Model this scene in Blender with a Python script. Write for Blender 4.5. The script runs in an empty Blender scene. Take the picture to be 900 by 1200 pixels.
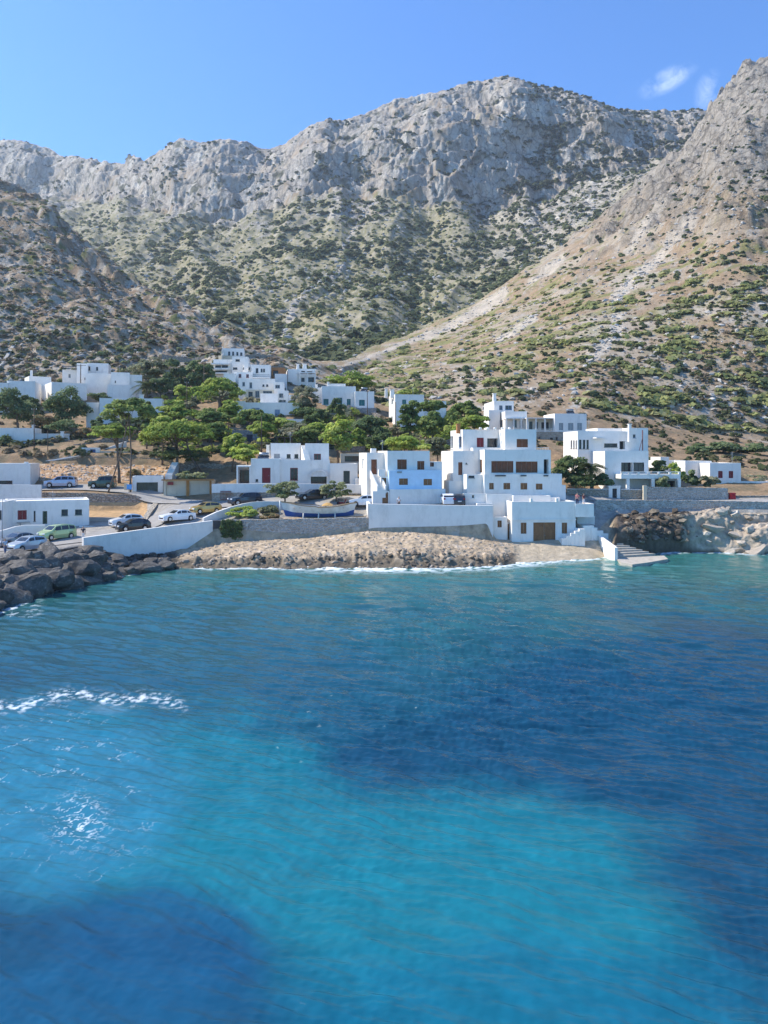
import bpy, math, random
import numpy as np
from mathutils import Vector, Matrix
R = math.radians
random.seed(7)
SC = bpy.context.scene
COL = SC.collection
F, CX, HY, CAMZ = 900.0, 450.0, 532.0, 13.0
def X_(px, Y): return (px - CX) / F * Y
def Z_(py, Y): return CAMZ - (py - HY) / F * Y
def W(px, Y, py): return Vector((X_(px, Y), Y, Z_(py, Y)))

# ------------------------------------------------------------------ noise
_prm = np.random.default_rng(11).permutation(4096).astype(np.int32)
_ang = np.random.default_rng(12).uniform(0, 2 * math.pi, 4096)
_GX_, _GY_ = np.cos(_ang).astype(np.float32), np.sin(_ang).astype(np.float32)
def perlin(x, y, seed=0):
    x = np.asarray(x, dtype=np.float32); y = np.asarray(y, dtype=np.float32)
    fx0 = np.floor(x); fy0 = np.floor(y)
    ix = fx0.astype(np.int32); iy = fy0.astype(np.int32)
    fx = x - fx0; fy = y - fy0
    px0 = _prm[(ix + seed * 57) & 4095]; px1 = _prm[(ix + 1 + seed * 57) & 4095]
    def g(p, dx, dy):
        h = _prm[(p + iy + dy + seed * 131) & 4095]
        return _GX_[h] * (fx - dx) + _GY_[h] * (fy - dy)
    sx = fx * fx * fx * (fx * (fx * 6 - 15) + 10); sy = fy * fy * fy * (fy * (fy * 6 - 15) + 10)
    a = g(px0, 0, 0); a += (g(px1, 1, 0) - a) * sx
    b = g(px0, 0, 1); b += (g(px1, 1, 1) - b) * sx
    return (a + (b - a) * sy) * np.float32(1.5)
def fbm(x, y, oct=4, seed=0, gain=.5):
    r = 0; a = 1.0; t = 0
    for i in range(oct):
        r = r + a * perlin(x * 2 ** i, y * 2 ** i, seed + i * 17); t += a; a *= gain
    return r / t
def ridged(x, y, oct=4, seed=0):
    r = 0; a = 1.0; t = 0
    for i in range(oct):
        r = r + a * (1 - np.abs(perlin(x * 2 ** i, y * 2 ** i, seed + i * 31)) * 2); t += a; a *= .5
    return r / t
def sstep(a, b, x):
    t = np.clip((x - a) / (b - a), 0, 1); return t * t * (3 - 2 * t)

# ------------------------------------------------------------------ materials
def new_mat(name):
    m = bpy.data.materials.new(name); m.use_nodes = True
    nt = m.node_tree; b = nt.nodes['Principled BSDF']
    return m, nt, b
def N(nt, typ, **kw):
    n = nt.nodes.new(typ)
    for k, v in kw.items():
        if k in n.inputs: n.inputs[k].default_value = v
        else: setattr(n, k, v)
    return n
def mixc(nt, fac, a, b, mode='MIX'):
    n = nt.nodes.new('ShaderNodeMix'); n.data_type = 'RGBA'; n.blend_type = mode
    for sock, v in ((n.inputs[0], fac), (n.inputs[6], a), (n.inputs[7], b)):
        if hasattr(v, 'links') or isinstance(v, bpy.types.NodeSocket): nt.links.new(v, sock)
        elif isinstance(v, (tuple, list)): sock.default_value = (*v[:3], 1)
        else: sock.default_value = v
    return n.outputs[2]
def ramp(nt, src, lo, hi, a=0.0, b=1.0):
    n = nt.nodes.new('ShaderNodeMapRange'); n.inputs[1].default_value = lo; n.inputs[2].default_value = hi
    n.inputs[3].default_value = a; n.inputs[4].default_value = b
    nt.links.new(src, n.inputs[0]); return n.outputs[0]
def noise(nt, scale, detail=4, rough=.6, vec=None, stretch=None):
    tc = nt.nodes.new('ShaderNodeTexCoord')
    n = N(nt, 'ShaderNodeTexNoise', Scale=scale, Detail=detail, Roughness=rough)
    src = tc.outputs['Object'] if vec is None else vec
    if stretch:
        mp = nt.nodes.new('ShaderNodeMapping'); mp.inputs['Scale'].default_value = stretch
        nt.links.new(src, mp.inputs[0]); src = mp.outputs[0]
    nt.links.new(src, n.inputs['Vector']); return n.outputs['Fac']
def bump(nt, b, h, strength=.3, dist=.1):
    n = nt.nodes.new('ShaderNodeBump'); n.inputs['Strength'].default_value = strength
    n.inputs['Distance'].default_value = dist
    nt.links.new(h, n.inputs['Height']); nt.links.new(n.outputs[0], b.inputs['Normal'])
MATS = {}
def simple(name, col, rough=.7, var=.12, scale=2.0, spec=.3, metal=0.0, bmp=0.0, dirt=None):
    """a surface colour with blotches of wear: procedural, never flat"""
    if name in MATS: return MATS[name]
    m, nt, b = new_mat(name)
    n1 = noise(nt, scale, 5, .65)
    dark = tuple(c * (1 - var * 1.6) for c in col); lite = tuple(min(1, c * (1 + var)) for c in col)
    c = mixc(nt, ramp(nt, n1, .3, .7), dark, lite)
    if dirt:
        n2 = noise(nt, .9, 6, .75, stretch=(1, 1, .35))
        c = mixc(nt, ramp(nt, n2, .50, .74, 0, dirt[1]), c, dirt[0])
    nt.links.new(c, b.inputs['Base Color'])
    b.inputs['Roughness'].default_value = rough; b.inputs['Metallic'].default_value = metal
    b.inputs['Specular IOR Level'].default_value = spec
    if bmp: bump(nt, b, noise(nt, scale * 6, 5, .6), bmp, .05)
    MATS[name] = m; return m

# ------------------------------------------------------------------ objects
def tag(o, label=None, cat=None, group=None, kind=None):
    if label: o['label'] = label
    if cat: o['category'] = cat
    if group: o['group'] = group
    if kind: o['kind'] = kind
    return o
def empty(name, loc, label, cat, group=None):
    o = bpy.data.objects.new(name, None); COL.objects.link(o); o.location = loc
    o.empty_display_size = .5
    return tag(o, label, cat, group)
def wloc(o):
    v = Vector((0, 0, 0))
    while o is not None: v += o.location; o = o.parent
    return v
class MB:
    """collects faces in world coordinates; build() links them as ONE mesh object"""
    def __init__(s): s.v = []; s.f = []; s.m = []; s.mi = 0; s.sm = []
    def add(s, vs, fs, smooth=False):
        k = len(s.v); s.v += [tuple(v) for v in vs]
        for f in fs: s.f.append(tuple(i + k for i in f)); s.m.append(s.mi); s.sm.append(smooth)
    def quad(s, a, b, c, d): s.add([a, b, c, d], [(0, 1, 2, 3)])
    def box(s, c, size, rz=0.0, taper=1.0):
        x, y, z = size[0] / 2, size[1] / 2, size[2] / 2; cr, sr = math.cos(rz), math.sin(rz)
        vs = []
        for dz, t in ((-z, 1), (z, taper)):
            for dx, dy in ((-x, -y), (x, -y), (x, y), (-x, y)):
                dx *= t; dy *= t
                vs.append((c[0] + dx * cr - dy * sr, c[1] + dx * sr + dy * cr, c[2] + dz))
        s.add(vs, [(3, 2, 1, 0), (4, 5, 6, 7), (0, 1, 5, 4), (1, 2, 6, 5), (2, 3, 7, 6), (3, 0, 4, 7)])
    def tube(s, pts, rad, n=8, cap=True):
        pts = [Vector(p) for p in pts]
        if not isinstance(rad, (list, tuple)): rad = [rad] * len(pts)
        k = len(s.v); up = Vector((0.13, .21, 1)).normalized()
        for i, p in enumerate(pts):
            d = (pts[min(i + 1, len(pts) - 1)] - pts[max(i - 1, 0)]).normalized()
            a = d.cross(up)
            if a.length < .1: a = d.cross(Vector((1, 0, 0)))
            a.normalize(); b = d.cross(a)
            for j in range(n):
                t = 2 * math.pi * j / n
                s.v.append(tuple(p + (a * math.cos(t) + b * math.sin(t)) * rad[i]))
        for i in range(len(pts) - 1):
            for j in range(n):
                s.f.append((k + i * n + j, k + i * n + (j + 1) % n, k + (i + 1) * n + (j + 1) % n, k + (i + 1) * n + j)); s.m.append(s.mi); s.sm.append(True)
        if cap:
            s.f.append(tuple(k + j for j in range(n))[::-1]); s.m.append(s.mi); s.sm.append(False)
            e = k + (len(pts) - 1) * n
            s.f.append(tuple(e + j for j in range(n))); s.m.append(s.mi); s.sm.append(False)
    def build(s, name, mat, parent=None):
        if not s.f: return None
        off = wloc(parent) if parent is not None else Vector((0, 0, 0))
        if parent is None:
            a = np.array(s.v); off = Vector((a[:, 0].mean(), a[:, 1].mean(), a[:, 2].min()))
        me = bpy.data.meshes.new(name)
        me.from_pydata([(x - off[0], y - off[1], z - off[2]) for x, y, z in s.v], [], s.f)
        for m in (mat if isinstance(mat, (list, tuple)) else [mat]): me.materials.append(m)
        me.polygons.foreach_set('material_index', s.m); me.polygons.foreach_set('use_smooth', s.sm)
        me.validate(); me.update()
        o = bpy.data.objects.new(name, me); COL.objects.link(o)
        if parent is not None: o.parent = parent
        else: o.location = off
        return o
def np_mesh(name, verts, faces, mats, cols=None, smooth=True, parent=None, midx=None):
    """fast mesh from numpy arrays (quads or tris)"""
    me = bpy.data.meshes.new(name); nv = len(verts); nf, k = faces.shape
    me.vertices.add(nv); me.vertices.foreach_set('co', verts.astype(np.float32).ravel())
    me.loops.add(nf * k); me.loops.foreach_set('vertex_index', faces.astype(np.int32).ravel())
    me.polygons.add(nf); me.polygons.foreach_set('loop_start', np.arange(0, nf * k, k, dtype=np.int32))
    me.polygons.foreach_set('use_smooth', np.full(nf, smooth))
    for m in mats: me.materials.append(m)
    if midx is not None: me.polygons.foreach_set('material_index', midx.astype(np.int32))
    me.update(calc_edges=True)
    if cols is not None:
        for nm, c in cols.items():
            if c.ndim == 2:
                at = me.color_attributes.new(nm, 'FLOAT_COLOR', 'POINT')
                cc = np.ones((nv, 4), np.float32); cc[:, :3] = c; at.data.foreach_set('color', cc.ravel())
            else:
                at = me.attributes.new(nm, 'FLOAT', 'POINT'); at.data.foreach_set('value', c.astype(np.float32))
    o = bpy.data.objects.new(name, me); COL.objects.link(o)
    if parent is not None: o.parent = parent
    return o
def grid_faces(nr, nc):
    i = np.arange(nr - 1)[:, None] * nc + np.arange(nc - 1)[None, :]
    i = i.ravel(); return np.stack([i, i + 1, i + nc + 1, i + nc], 1)

# ------------------------------------------------------------------ camera, sun, sky
cam = bpy.data.cameras.new('camera'); co = bpy.data.objects.new('camera', cam); COL.objects.link(co)
co.location = (0, 0, CAMZ); co.rotation_euler = (R(90), 0, 0)
cam.sensor_fit = 'VERTICAL'; cam.sensor_height = 32; cam.sensor_width = 24; cam.lens = 32 * F / 1200
cam.shift_y = -(600 - HY) / 1200
cam.clip_end = 8000; cam.clip_start = .3
SC.camera = co
SUN = Vector((-.68, .14, .70)).normalized()
sd = bpy.data.lights.new('sun', 'SUN'); sd.energy = 4.2; sd.angle = R(.53); sd.color = (1, .94, .84)
so = bpy.data.objects.new('sun', sd); COL.objects.link(so)
so.rotation_euler = SUN.to_track_quat('Z', 'Y').to_euler()
wd = bpy.data.worlds.new('World'); SC.world = wd; wd.use_nodes = True
nt = wd.node_tree; bg = nt.nodes['Background']; bg.inputs[1].default_value = .132
sky = nt.nodes.new('ShaderNodeTexSky'); sky.sky_type = 'NISHITA'; sky.sun_disc = False
sky.sun_elevation = math.asin(SUN.z); sky.sun_rotation = math.atan2(SUN.x, SUN.y)
sky.air_density = 1.0; sky.dust_density = .25; sky.ozone_density = 3.0; sky.altitude = 0
# two wisps of cloud over the right hand ridge, laid out by direction in the sky
tc = nt.nodes.new('ShaderNodeTexCoord')
def cloud(dirv, rad, rot):
    vr = nt.nodes.new('ShaderNodeVectorRotate'); vr.rotation_type = 'AXIS_ANGLE'
    vr.inputs['Axis'].default_value = dirv; vr.inputs['Angle'].default_value = rot
    nt.links.new(tc.outputs['Generated'], vr.inputs[0])
    sub = nt.nodes.new('ShaderNodeVectorMath'); sub.operation = 'SUBTRACT'; sub.inputs[1].default_value = dirv
    nt.links.new(vr.outputs[0], sub.inputs[0])
    sc = nt.nodes.new('ShaderNodeVectorMath'); sc.operation = 'MULTIPLY'; sc.inputs[1].default_value = (1 / rad[0], 1 / rad[0], 1 / rad[1])
    nt.links.new(sub.outputs[0], sc.inputs[0])
    ln = nt.nodes.new('ShaderNodeVectorMath'); ln.operation = 'LENGTH'; nt.links.new(sc.outputs[0], ln.inputs[0])
    fall = ramp(nt, ln.outputs[1], 0.1, 1.0, 1.0, 0.0)
    n = N(nt, 'ShaderNodeTexNoise', Scale=24.0, Detail=10.0, Roughness=.68, Distortion=1.0)
    nt.links.new(vr.outputs[0], n.inputs['Vector'])
    nn = ramp(nt, n.outputs['Fac'], .40, .68)
    mu = nt.nodes.new('ShaderNodeMath'); mu.operation = 'MULTIPLY'
    nt.links.new(fall, mu.inputs[0]); nt.links.new(nn, mu.inputs[1]); return mu.outputs[0]
def dirpx(px, py): return Vector(((px - CX) / F, 1, (HY - py) / F)).normalized()
c1 = cloud(dirpx(782, 94), (.036, .013), .35); c2 = cloud(dirpx(829, 107), (.015, .028), -.3)
mx = nt.nodes.new('ShaderNodeMath'); mx.operation = 'MAXIMUM'; nt.links.new(c1, mx.inputs[0]); nt.links.new(c2, mx.inputs[1])
skc = mixc(nt, 1.0, sky.outputs[0], (.44, .79, 1.19), 'MULTIPLY')
cl = mixc(nt, ramp(nt, mx.outputs[0], 0, .7, 0, .36), skc, (7.5, 8.2, 9.2))
nt.links.new(cl, bg.inputs[0])
vs = SC.view_settings; vs.view_transform = 'Standard'; vs.look = 'None'; vs.exposure = 0.74; vs.gamma = 1.0
SC.display_settings.display_device = 'sRGB'
cy = SC.cycles; cy.max_bounces = 5; cy.diffuse_bounces = 3; cy.glossy_bounces = 2; cy.volume_bounces = 0
cy.transparent_max_bounces = 6; cy.use_denoising = True; cy.caustics_reflective = False; cy.caustics_refractive = False
cy.sample_clamp_direct = 2.2; cy.use_adaptive_sampling = True; cy.adaptive_threshold = .01
# ------------------------------------------------------------------ terrain: profiles down to up the hill, one per direction
P = np.array([-260, 0, 50, 100, 160, 200, 250, 285, 350, 430, 500, 580, 605, 640, 690, 730, 790, 840, 900, 1160], float)
def row(*a): return np.array(a, float)
K = []
Y1 = row(36,66,71,77,83,87,87,87.5,86.5,87,87,88.5,91,92.5,94,98,101,101,99,101)
K.append((Y1 - 16, P * 0 - 8))
K.append((Y1, P * 0))
Y2 = row(46,75,79,84.5,90.5,93.5,95.5,96,97,97.5,97.5,97.3,97,97.3,98,104.5,105,105,104.5,106)
K.append((Y2, row(2.6,2.5,2.5,1.7,1.0,1.2,1.7,2.1,2.3,3.2,3.1,2.0,1.6,1.6,1.6,4.7,4.9,4.9,4.9,4.9)))
K.append((Y2 + 1.2, row(2.9,2.8,2.8,2.9,3.3,3.5,3.9,4.4,4.6,4.7,6.0,6.0,2,2,2,6.0,6.1,6.1,6.1,6.1)))
K.append((row(60,96,97,109,109.5,106,106,105,104,103,103,105,105,105,105,108.5,109,109,109,111),
          row(3,3,3.1,4.9,5.0,5.9,5.9,5.8,5.9,6.3,6.4,6.6,6.4,6.4,6.2,6.3,6.3,6.4,6.5,6.5)))
K.append((row(75,114,111,111,111,111,111,111,111,109,111,112,112,112,112,111,112,112,113,115),
          row(5,6.8,7.1,7.2,7.1,6.3,6.6,7.2,8.0,7.5,8,8,8,8,7.5,7,7,7,7.3,7.3)))
K.append((row(80,118.5,118.5,118.5,118.5,116,116,116,116,116,116,116,116,116,116,116,116,116,117,119),
          row(6,8.6,8.6,8.7,8.6,8.4,8.6,9,9.5,9,9.5,9.5,9.5,9.5,9,8,8,8,8.2,8.5)))
K.append((row(90,128,128,128,128,128,128,127,127,127,127,128,128,128,128,128,128,128,128,128),
          row(8,11.5,11.4,11.2,11.0,11.2,12,12.5,13,12.5,12.5,13,13,13,12.5,11,10.5,10,10,10)))
K.append((K[-1][0] + 1.5, row(9,12.8,12.8,13,12.8,12.6,13,13.4,14,13.5,13.5,14,14,14,13,11.3,10.8,10.3,10.3,10.3)))
Pold = P; P = np.array(sorted(set(P) | {428, 437, 574, 579}), float); K = [(np.interp(P, Pold, a), np.interp(P, Pold, b)) for a, b in K]
_s = (P >= 579) & (P <= 606); K[3][1][_s] = 2.1; K[3][0][_s] = 100.6; _s = (P >= 437) & (P <= 574); K[3][1][_s] = 6.0
def pk(tab):
    t = np.array(tab, float); Y = np.interp(P2, t[:, 0], t[:, 1]); p = np.interp(P2, t[:, 0], t[:, 2])
    return Y, CAMZ - (p - HY) / F * Y
NC = 1040
P2 = np.linspace(-260, 1160, NC)
def smooth1(a, s):
    if s <= 0: return a
    k = np.exp(-.5 * (np.arange(-int(3 * s), int(3 * s) + 1) / s) ** 2); k /= k.sum()
    return np.convolve(np.pad(a, len(k) // 2, 'edge'), k, 'valid')
KN = [(smooth1(np.interp(P2, P, y), 2), smooth1(np.interp(P2, P, z), 2)) for y, z in K]
hill = [(-260,190,462),(0,190,461),(50,190,459),(100,192,452),(160,192,455),(230,190,456),(250,188,453),(340,188,455),(400,188,466),(430,188,472),(470,188,478),(500,188,476),(600,185,474),(690,182,480),(790,185,499),(840,188,508),(900,190,515),(1160,195,525)]
mid0 = [(-260,160,485),(0,158,492),(160,158,496),(300,158,502),(400,158,502),(430,158,508),(480,158,512),(530,158,508),(600,158,505),(700,158,509),(790,158,523),(900,160,530),(1160,160,533)]
crest = [(-260,520,90),(-60,450,185),(0,420,210),(30,410,222),(60,395,240),(75,390,256),(100,370,277),(120,360,298),(150,340,322),(200,310,348),(250,285,376),(300,255,402),(335,232,417),(370,228,428),(400,240,432),(430,300,420),(480,360,398),(560,450,355),(640,520,300),(700,560,256),(740,590,224),(770,600,200),(800,610,172),(825,620,143),(840,622,120),(855,625,104),(875,630,84),(900,635,70),(960,640,40),(1160,660,10)]
dip = [(-260,600,140),(0,500,330),(60,470,350),(100,450,370),(150,420,400),(200,380,415),(250,340,425),(300,310,432),(335,290,431),(370,290,420),(400,300,418),(430,350,404),(480,420,386),(560,500,352),(640,560,303),(700,600,262),(740,625,232),(770,640,210),(800,650,190),(840,665,172),(900,680,150),(1160,700,120)]
midm = [(-260,900,255),(0,900,262),(60,800,278),(100,720,290),(150,640,312),(200,560,335),(250,500,352),(300,480,355),(400,500,345),(450,540,330),(560,600,305),(640,640,272),(700,680,238),(760,700,208),(830,720,190),(900,740,170),(1160,760,160)]
cbase = [(-260,1240,222),(0,1240,220),(60,1200,228),(100,1120,236),(140,1000,236),(200,880,240),(250,840,254),(300,830,246),(350,820,236),(400,810,226),(450,800,228),(560,800,240),(640,810,222),(700,820,206),(760,840,188),(830,850,172),(900,860,168),(1160,880,160)]
cmid = [(-260,1275,185),(0,1275,186),(60,1235,196),(100,1150,205),(140,1035,205),(200,915,205),(250,880,208),(300,870,200),(350,862,190),(450,852,162),(500,852,148),(560,852,140),(605,852,134),(640,860,142),(700,875,152),(760,890,152),(830,900,150),(900,910,150),(1160,920,150)]
ridge = [(-260,1330,140),(0,1330,160),(25,1320,166),(50,1310,174),(75,1260,181),(100,1220,186),(130,1150,189),(146,1100,188),(150,1090,178),(157,1080,177),(168,1060,182),(185,1020,170),(200,1000,163),(215,990,161),(250,990,165),(310,985,166),(335,980,164),(352,975,155),(372,970,148),(400,965,139),(430,960,126),(460,960,114),(490,955,104),(520,955,99),(560,955,94),(590,955,91),(610,955,90),(630,955,93),(650,955,99),(668,955,109),(700,960,121),(740,965,126),(780,970,125),(830,975,128),(900,980,140),(1160,990,150)]
_nb = np.sin(P2 / 31.0) * 3 + np.sin(P2 / 13.0 + 1) * 1.5 + fbm(P2 / 45, P2 * 0 + 3.3, 3, 9) * 20
cbase = [(a, b, c + float(np.interp(a, P2, _nb))) for a in range(-260, 1161, 10) for b, c in [(float(np.interp(a, [q[0] for q in cbase], [q[1] for q in cbase])), float(np.interp(a, [q[0] for q in cbase], [q[2] for q in cbase])))]]
KN.append(pk(mid0)); KN.append(pk(hill)); KN.append(pk(crest)); KN.append(pk(dip)); KN.append(pk(midm))
KN.append(pk(cbase)); KN.append(pk(cmid)); KN.append(pk(ridge))
KN.append((KN[-1][0] + 60, KN[-1][1] - 8)); KN.append((KN[-1][0] + 300, KN[-1][1] - 140))
for i in range(1, len(KN)):
    y, z = KN[i]; KN[i] = (np.maximum(y, KN[i - 1][0] + .25), z)
#          0  1   2  3   4   5   6   7  8   9   10   11  12  13  14  15  16  17 18
NS =      [8, 64, 6, 30, 12, 10, 20, 6, 26, 60, 300, 12, 80, 110, 60, 80, 10, 6]
rowsY, rowsZ, seg = [], [], []
for i, n in enumerate(NS):
    for k in range(n):
        t = k / n; rowsY.append(KN[i][0] * (1 - t) + KN[i + 1][0] * t); rowsZ.append(KN[i][1] * (1 - t) + KN[i + 1][1] * t); seg.append(i + t)
rowsY.append(KN[-1][0]); rowsZ.append(KN[-1][1]); seg.append(float(len(NS)))
GY = np.array(rowsY); GZ = np.array(rowsZ); seg = np.array(seg); NR = len(seg)
SG = np.repeat(seg[:, None], NC, 1); PXG = np.repeat(P2[None, :], NR, 0)
def blur_rows(A, i0, s):
    k = np.exp(-.5 * (np.arange(-3 * s, 3 * s + 1) / s) ** 2); k /= k.sum()
    B = np.pad(A, ((3 * s, 3 * s), (0, 0)), 'edge'); out = sum(k[j] * B[j:j + A.shape[0]] for j in range(len(k)))
    w = sstep(i0, i0 + 25, np.arange(A.shape[0]))[:, None]; return A * (1 - w) + out * w
i7 = int(np.argmax(seg >= 9.2))
GZ = blur_rows(GZ, i7, 3); GY = blur_rows(GY, i7, 3)
_t = np.clip(SG - 1, 0, 1); _k = sstep(712, 724, PXG) * (1 - .75 * sstep(800, 825, PXG)) * (SG > 1) * (SG < 2)
GZ = GZ * (1 - _k) + _k * 4.9 * _t ** .22
_k = sstep(845, 868, PXG) * (SG > 1) * (SG < 2); GZ = GZ * (1 - _k) + _k * (2.3 * np.clip(_t / .6, 0, 1) ** .8 + 2.6 * sstep(.8, 1.0, _t))
_k = sstep(205, 225, PXG) * (1 - sstep(575, 600, PXG)) * (SG > 1) * (SG < 2)
_z2 = np.interp(P2, P, K[2][1])[None, :]
GZ = GZ * (1 - _k) + _k * (_z2 * ((.34 * sstep(.0, .34, _t + .16 * fbm((PXG - CX) / F * GY / 4.5, GY / 2.2, 4, 51)) + .66 * _t)))
GX = (PXG - CX) / F * GY
PYG = HY - (GZ - CAMZ) * F / GY
# relief
g = np.zeros_like(GZ); n_j = fbm(GX / 18, GY / 60, 3, 89)
w_hill = sstep(9.6, 11.0, SG) * (1 - .35 * sstep(10.6, 11, SG) * (1 - sstep(11.2, 11.6, SG)))
big = fbm(GX / 60, GY / 90, 4, 3); fine = fbm(GX / 9, GY / 12, 3, 9)
def ledge(c, w, A, mask):
    d = (c - PYG) / w; return A * (np.tanh(d) - np.clip(d / 5, -1, 1)) * mask
_sr = (SG > 10.1) * (SG < 11.05); _jn = fbm(GX / 18, GY / 60, 4, 88)
for _c, _a, _x0, _x1, _A in ((236, .02, 790, 830, 8), (262, -.05, 735, 790, 6), (205, -.15, 800, 840, 5), (292, -.06, 770, 850, 5), (170, -.2, 845, 870, 6), (318, .03, 800, 860, 3.5), (130, -.2, 868, 885, 5), (352, .05, 690, 860, 2.0)):
    g += ledge(_c + _a * (PXG - 850) + _jn * 22, 3.2, .45 * _A * np.clip(.55 + fbm(GX / 30, GY / 90, 3, int(_c)) * 1.6, 0, 1.4), sstep(_x0, _x1, PXG) * _sr)
_cy = np.interp(P2, [a[0] for a in crest], [a[2] for a in crest])[None, :]
for _o, _A in ((16, 5), (30, 4), (52, 2.5)):
    g += ledge(_cy + _o + _jn * 12, 2.6, _A * np.clip(.5 + fbm(GX / 22, GY / 60, 3, _o) * 1.8, 0, 1.4), (1 - sstep(150, 300, PXG)) * _sr)
g += w_hill * (big * (2.5 + 5 * sstep(11.5, 13, SG)) + fine * 1.1)
gul = 1 - ridged(GX / 58 + .6 * fbm(GX / 90, GY / 200, 2, 4), GY / 260, 3, 21)
g -= sstep(11.6, 12.4, SG) * (1 - sstep(14.6, 15.2, SG)) * gul * 10
g -= sstep(10.2, 10.6, SG) * (1 - sstep(10.8, 11, SG)) * gul * 3.0
# rock ledges on the near right spur and left hill
led = sstep(.05, .5, perlin(GX / 26, GY / 30, 55)) * sstep(560, 700, PXG) * sstep(10.35, 10.6, SG) * (1 - sstep(11.2, 12, SG))
strat = np.abs((GZ / 9.0 + fbm(GX / 40, GY / 40, 3, 70) * 1.2) % 1.0 - .5) * 2
g += led * (strat - .5) * 9.0
ledL = sstep(.05, .45, perlin(GX / 22, GY / 18, 57)) * (1 - sstep(330, 380, PXG)) * sstep(10.3, 10.7, SG) * (1 - sstep(11., 11.3, SG))
g += ledL * (strat - .5) * 2.4
# village and shore
g += (SG > 8.1) * (SG < 10.2) * fbm(GX / 5, GY / 5, 3, 5) * .35 * (1 - w_hill)
g += (SG > 6.05) * (SG < 6.98) * fbm(GX / 2.6, GY / 2, 4, 6) * .75 * sstep(6.1, 6.3, SG)
sh = sstep(.9, 1.15, SG) * (1 - sstep(1.92, 1.99, SG))
slip = sstep(598, 612, PXG) * (1 - sstep(712, 722, PXG))       # the concrete slipway is smooth
rk = ridged(GX / 3.6, GY / 2.6, 4, 41) - .35
rk2 = fbm(GX / .9, GY / .8, 4, 42)
shelf = sh * (1 - slip) * (1 - sstep(700, 722, PXG))
g += shelf * (rk * .2 + rk2 * .2 + fbm(GX / .45, GY / .4, 3, 46) * .16 + .1 + .35 * sstep(1.35, 1.2, SG) * sstep(.0, .4, fbm(GX / 1.3, GY / 9, 3, 47)))
clf = sh * sstep(716, 735, PXG)
GZ2_ = None
g += clf * (fbm(GX / 3, GY / 1.5, 4, 43) * .7 + fbm(GX / .6, GY / .5, 3, 45) * .3)
GZ2 = GZ + g
# sunlit rock shelf on the right
def bumpz(px0, y0, rx, ry, h): return h * np.exp(-(((PXG - px0) / rx) ** 2 + ((GY - y0) / ry) ** 2))
GZ2 += sh * (bumpz(838, 103.2, 38, 1.6, 1.8) + bumpz(905, 101.5, 40, 1.8, 1.6)) * sstep(.98, 1.15, SG)
# cliffs: push rock in and out
cw = sstep(13.75, 14.1, SG) * (1 - sstep(15.9, 16.3, SG))
cl_n = ridged(GX / 34 + fbm(GX / 60, GZ / 60, 2, 12), GZ / 75, 5, 61) - .5
cl_b = fbm(GX / 110, GZ / 160, 2, 66)
cl_f = 1 - np.abs(fbm(GX / 7, GZ / 16, 4, 62)) * 3 - .5
GY2 = GY - cw * (cl_b * 38 + cl_n * 6 + cl_f * 1.6)
GY2 -= clf * (fbm(GX / 3.4, GZ / 1.8, 4, 44) * .7 + fbm(GX / .8, GZ / .6, 3, 48) * .22 + (np.abs((GZ / 1.3 + .6 * fbm(GX / 4, GZ / 2, 3, 49)) % 1 - .5) * 2 - .5) * .3)
GZ2 += cw * (cl_n * 2 + (np.abs((GZ / 22 + fbm(GX / 60, GY / 60, 3, 71) * 1.5) % 1 - .5) * 2 - .5) * 8) * (1 - sstep(15.6, 16, SG))
GZ2 += sstep(15.7, 16, SG) * (1 - sstep(16.2, 17, SG)) * (ridged(GX / 22, GY / 40, 4, 77) - .5) * 3.2
_um = np.clip(sstep(320, 240, PYG + n_j * 30) * sstep(600, 760, PXG), 0, 1) * (SG > 10.1) * (1 - sstep(11.0, 11.4, SG))
GZ2 += _um * (fbm(GX / 40, GY / 46, 4, 90) * 13 + (ridged(GX / 11, GY / 26, 4, 91) - .4) * 2.6 + (np.abs((GZ / 13 + 1.2 * fbm(GX / 45, GY / 45, 3, 94)) % 1 - .5) * 2 - .5) * 5)
_ul = (1 - sstep(330, 380, PXG)) * (SG > 10.1) * (1 - sstep(11.0, 11.4, SG))
GZ2 += _ul * (fbm(GX / 26, GY / 32, 4, 92) * 5 + (ridged(GX / 8, GY / 16, 4, 93) - .4) * 1.2 + (np.abs((GZ / 8 + 1.2 * fbm(GX / 35, GY / 35, 3, 95)) % 1 - .5) * 2 - .5) * 2.2)
# spur's craggy crest
cr2 = np.exp(-((SG - 10.97) / .09) ** 2) * sstep(690, 800, PXG)
GZ2 += cr2 * (ridged(GX / 18, GY / 25, 4, 78) - .35) * 7
# ------------------------------------------------------------------ ground colours: the surfaces' own, plus shade painted at cliff and breakwater
def C(*a): return np.array(a, float)
def lerp(a, b, t): return a * (1 - t[..., None]) + b * t[..., None]
n1 = fbm(GX / 30, GY / 45, 4, 100); n2 = fbm(GX / 6, GY / 9, 4, 101); n3 = fbm(GX / 1.6, GY / 2.6, 3, 102)
soil = C(.31, .225, .145); soil2 = C(.36, .30, .225); rock = C(.40, .375, .335); green = C(.20, .205, .072); dgreen = C(.055, .07, .03)
col = np.zeros(GX.shape + (3,)) + soil
col = lerp(col, soil2, sstep(-.3, .4, n1 + n2 * .5))
rightw = sstep(380, 520, PXG + (PYG - 400) * .3)
col = lerp(col, rock, sstep(.02, .3, n2 * .7 + n3 * .8 - .16 + .20 * (1 - rightw)))
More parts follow.
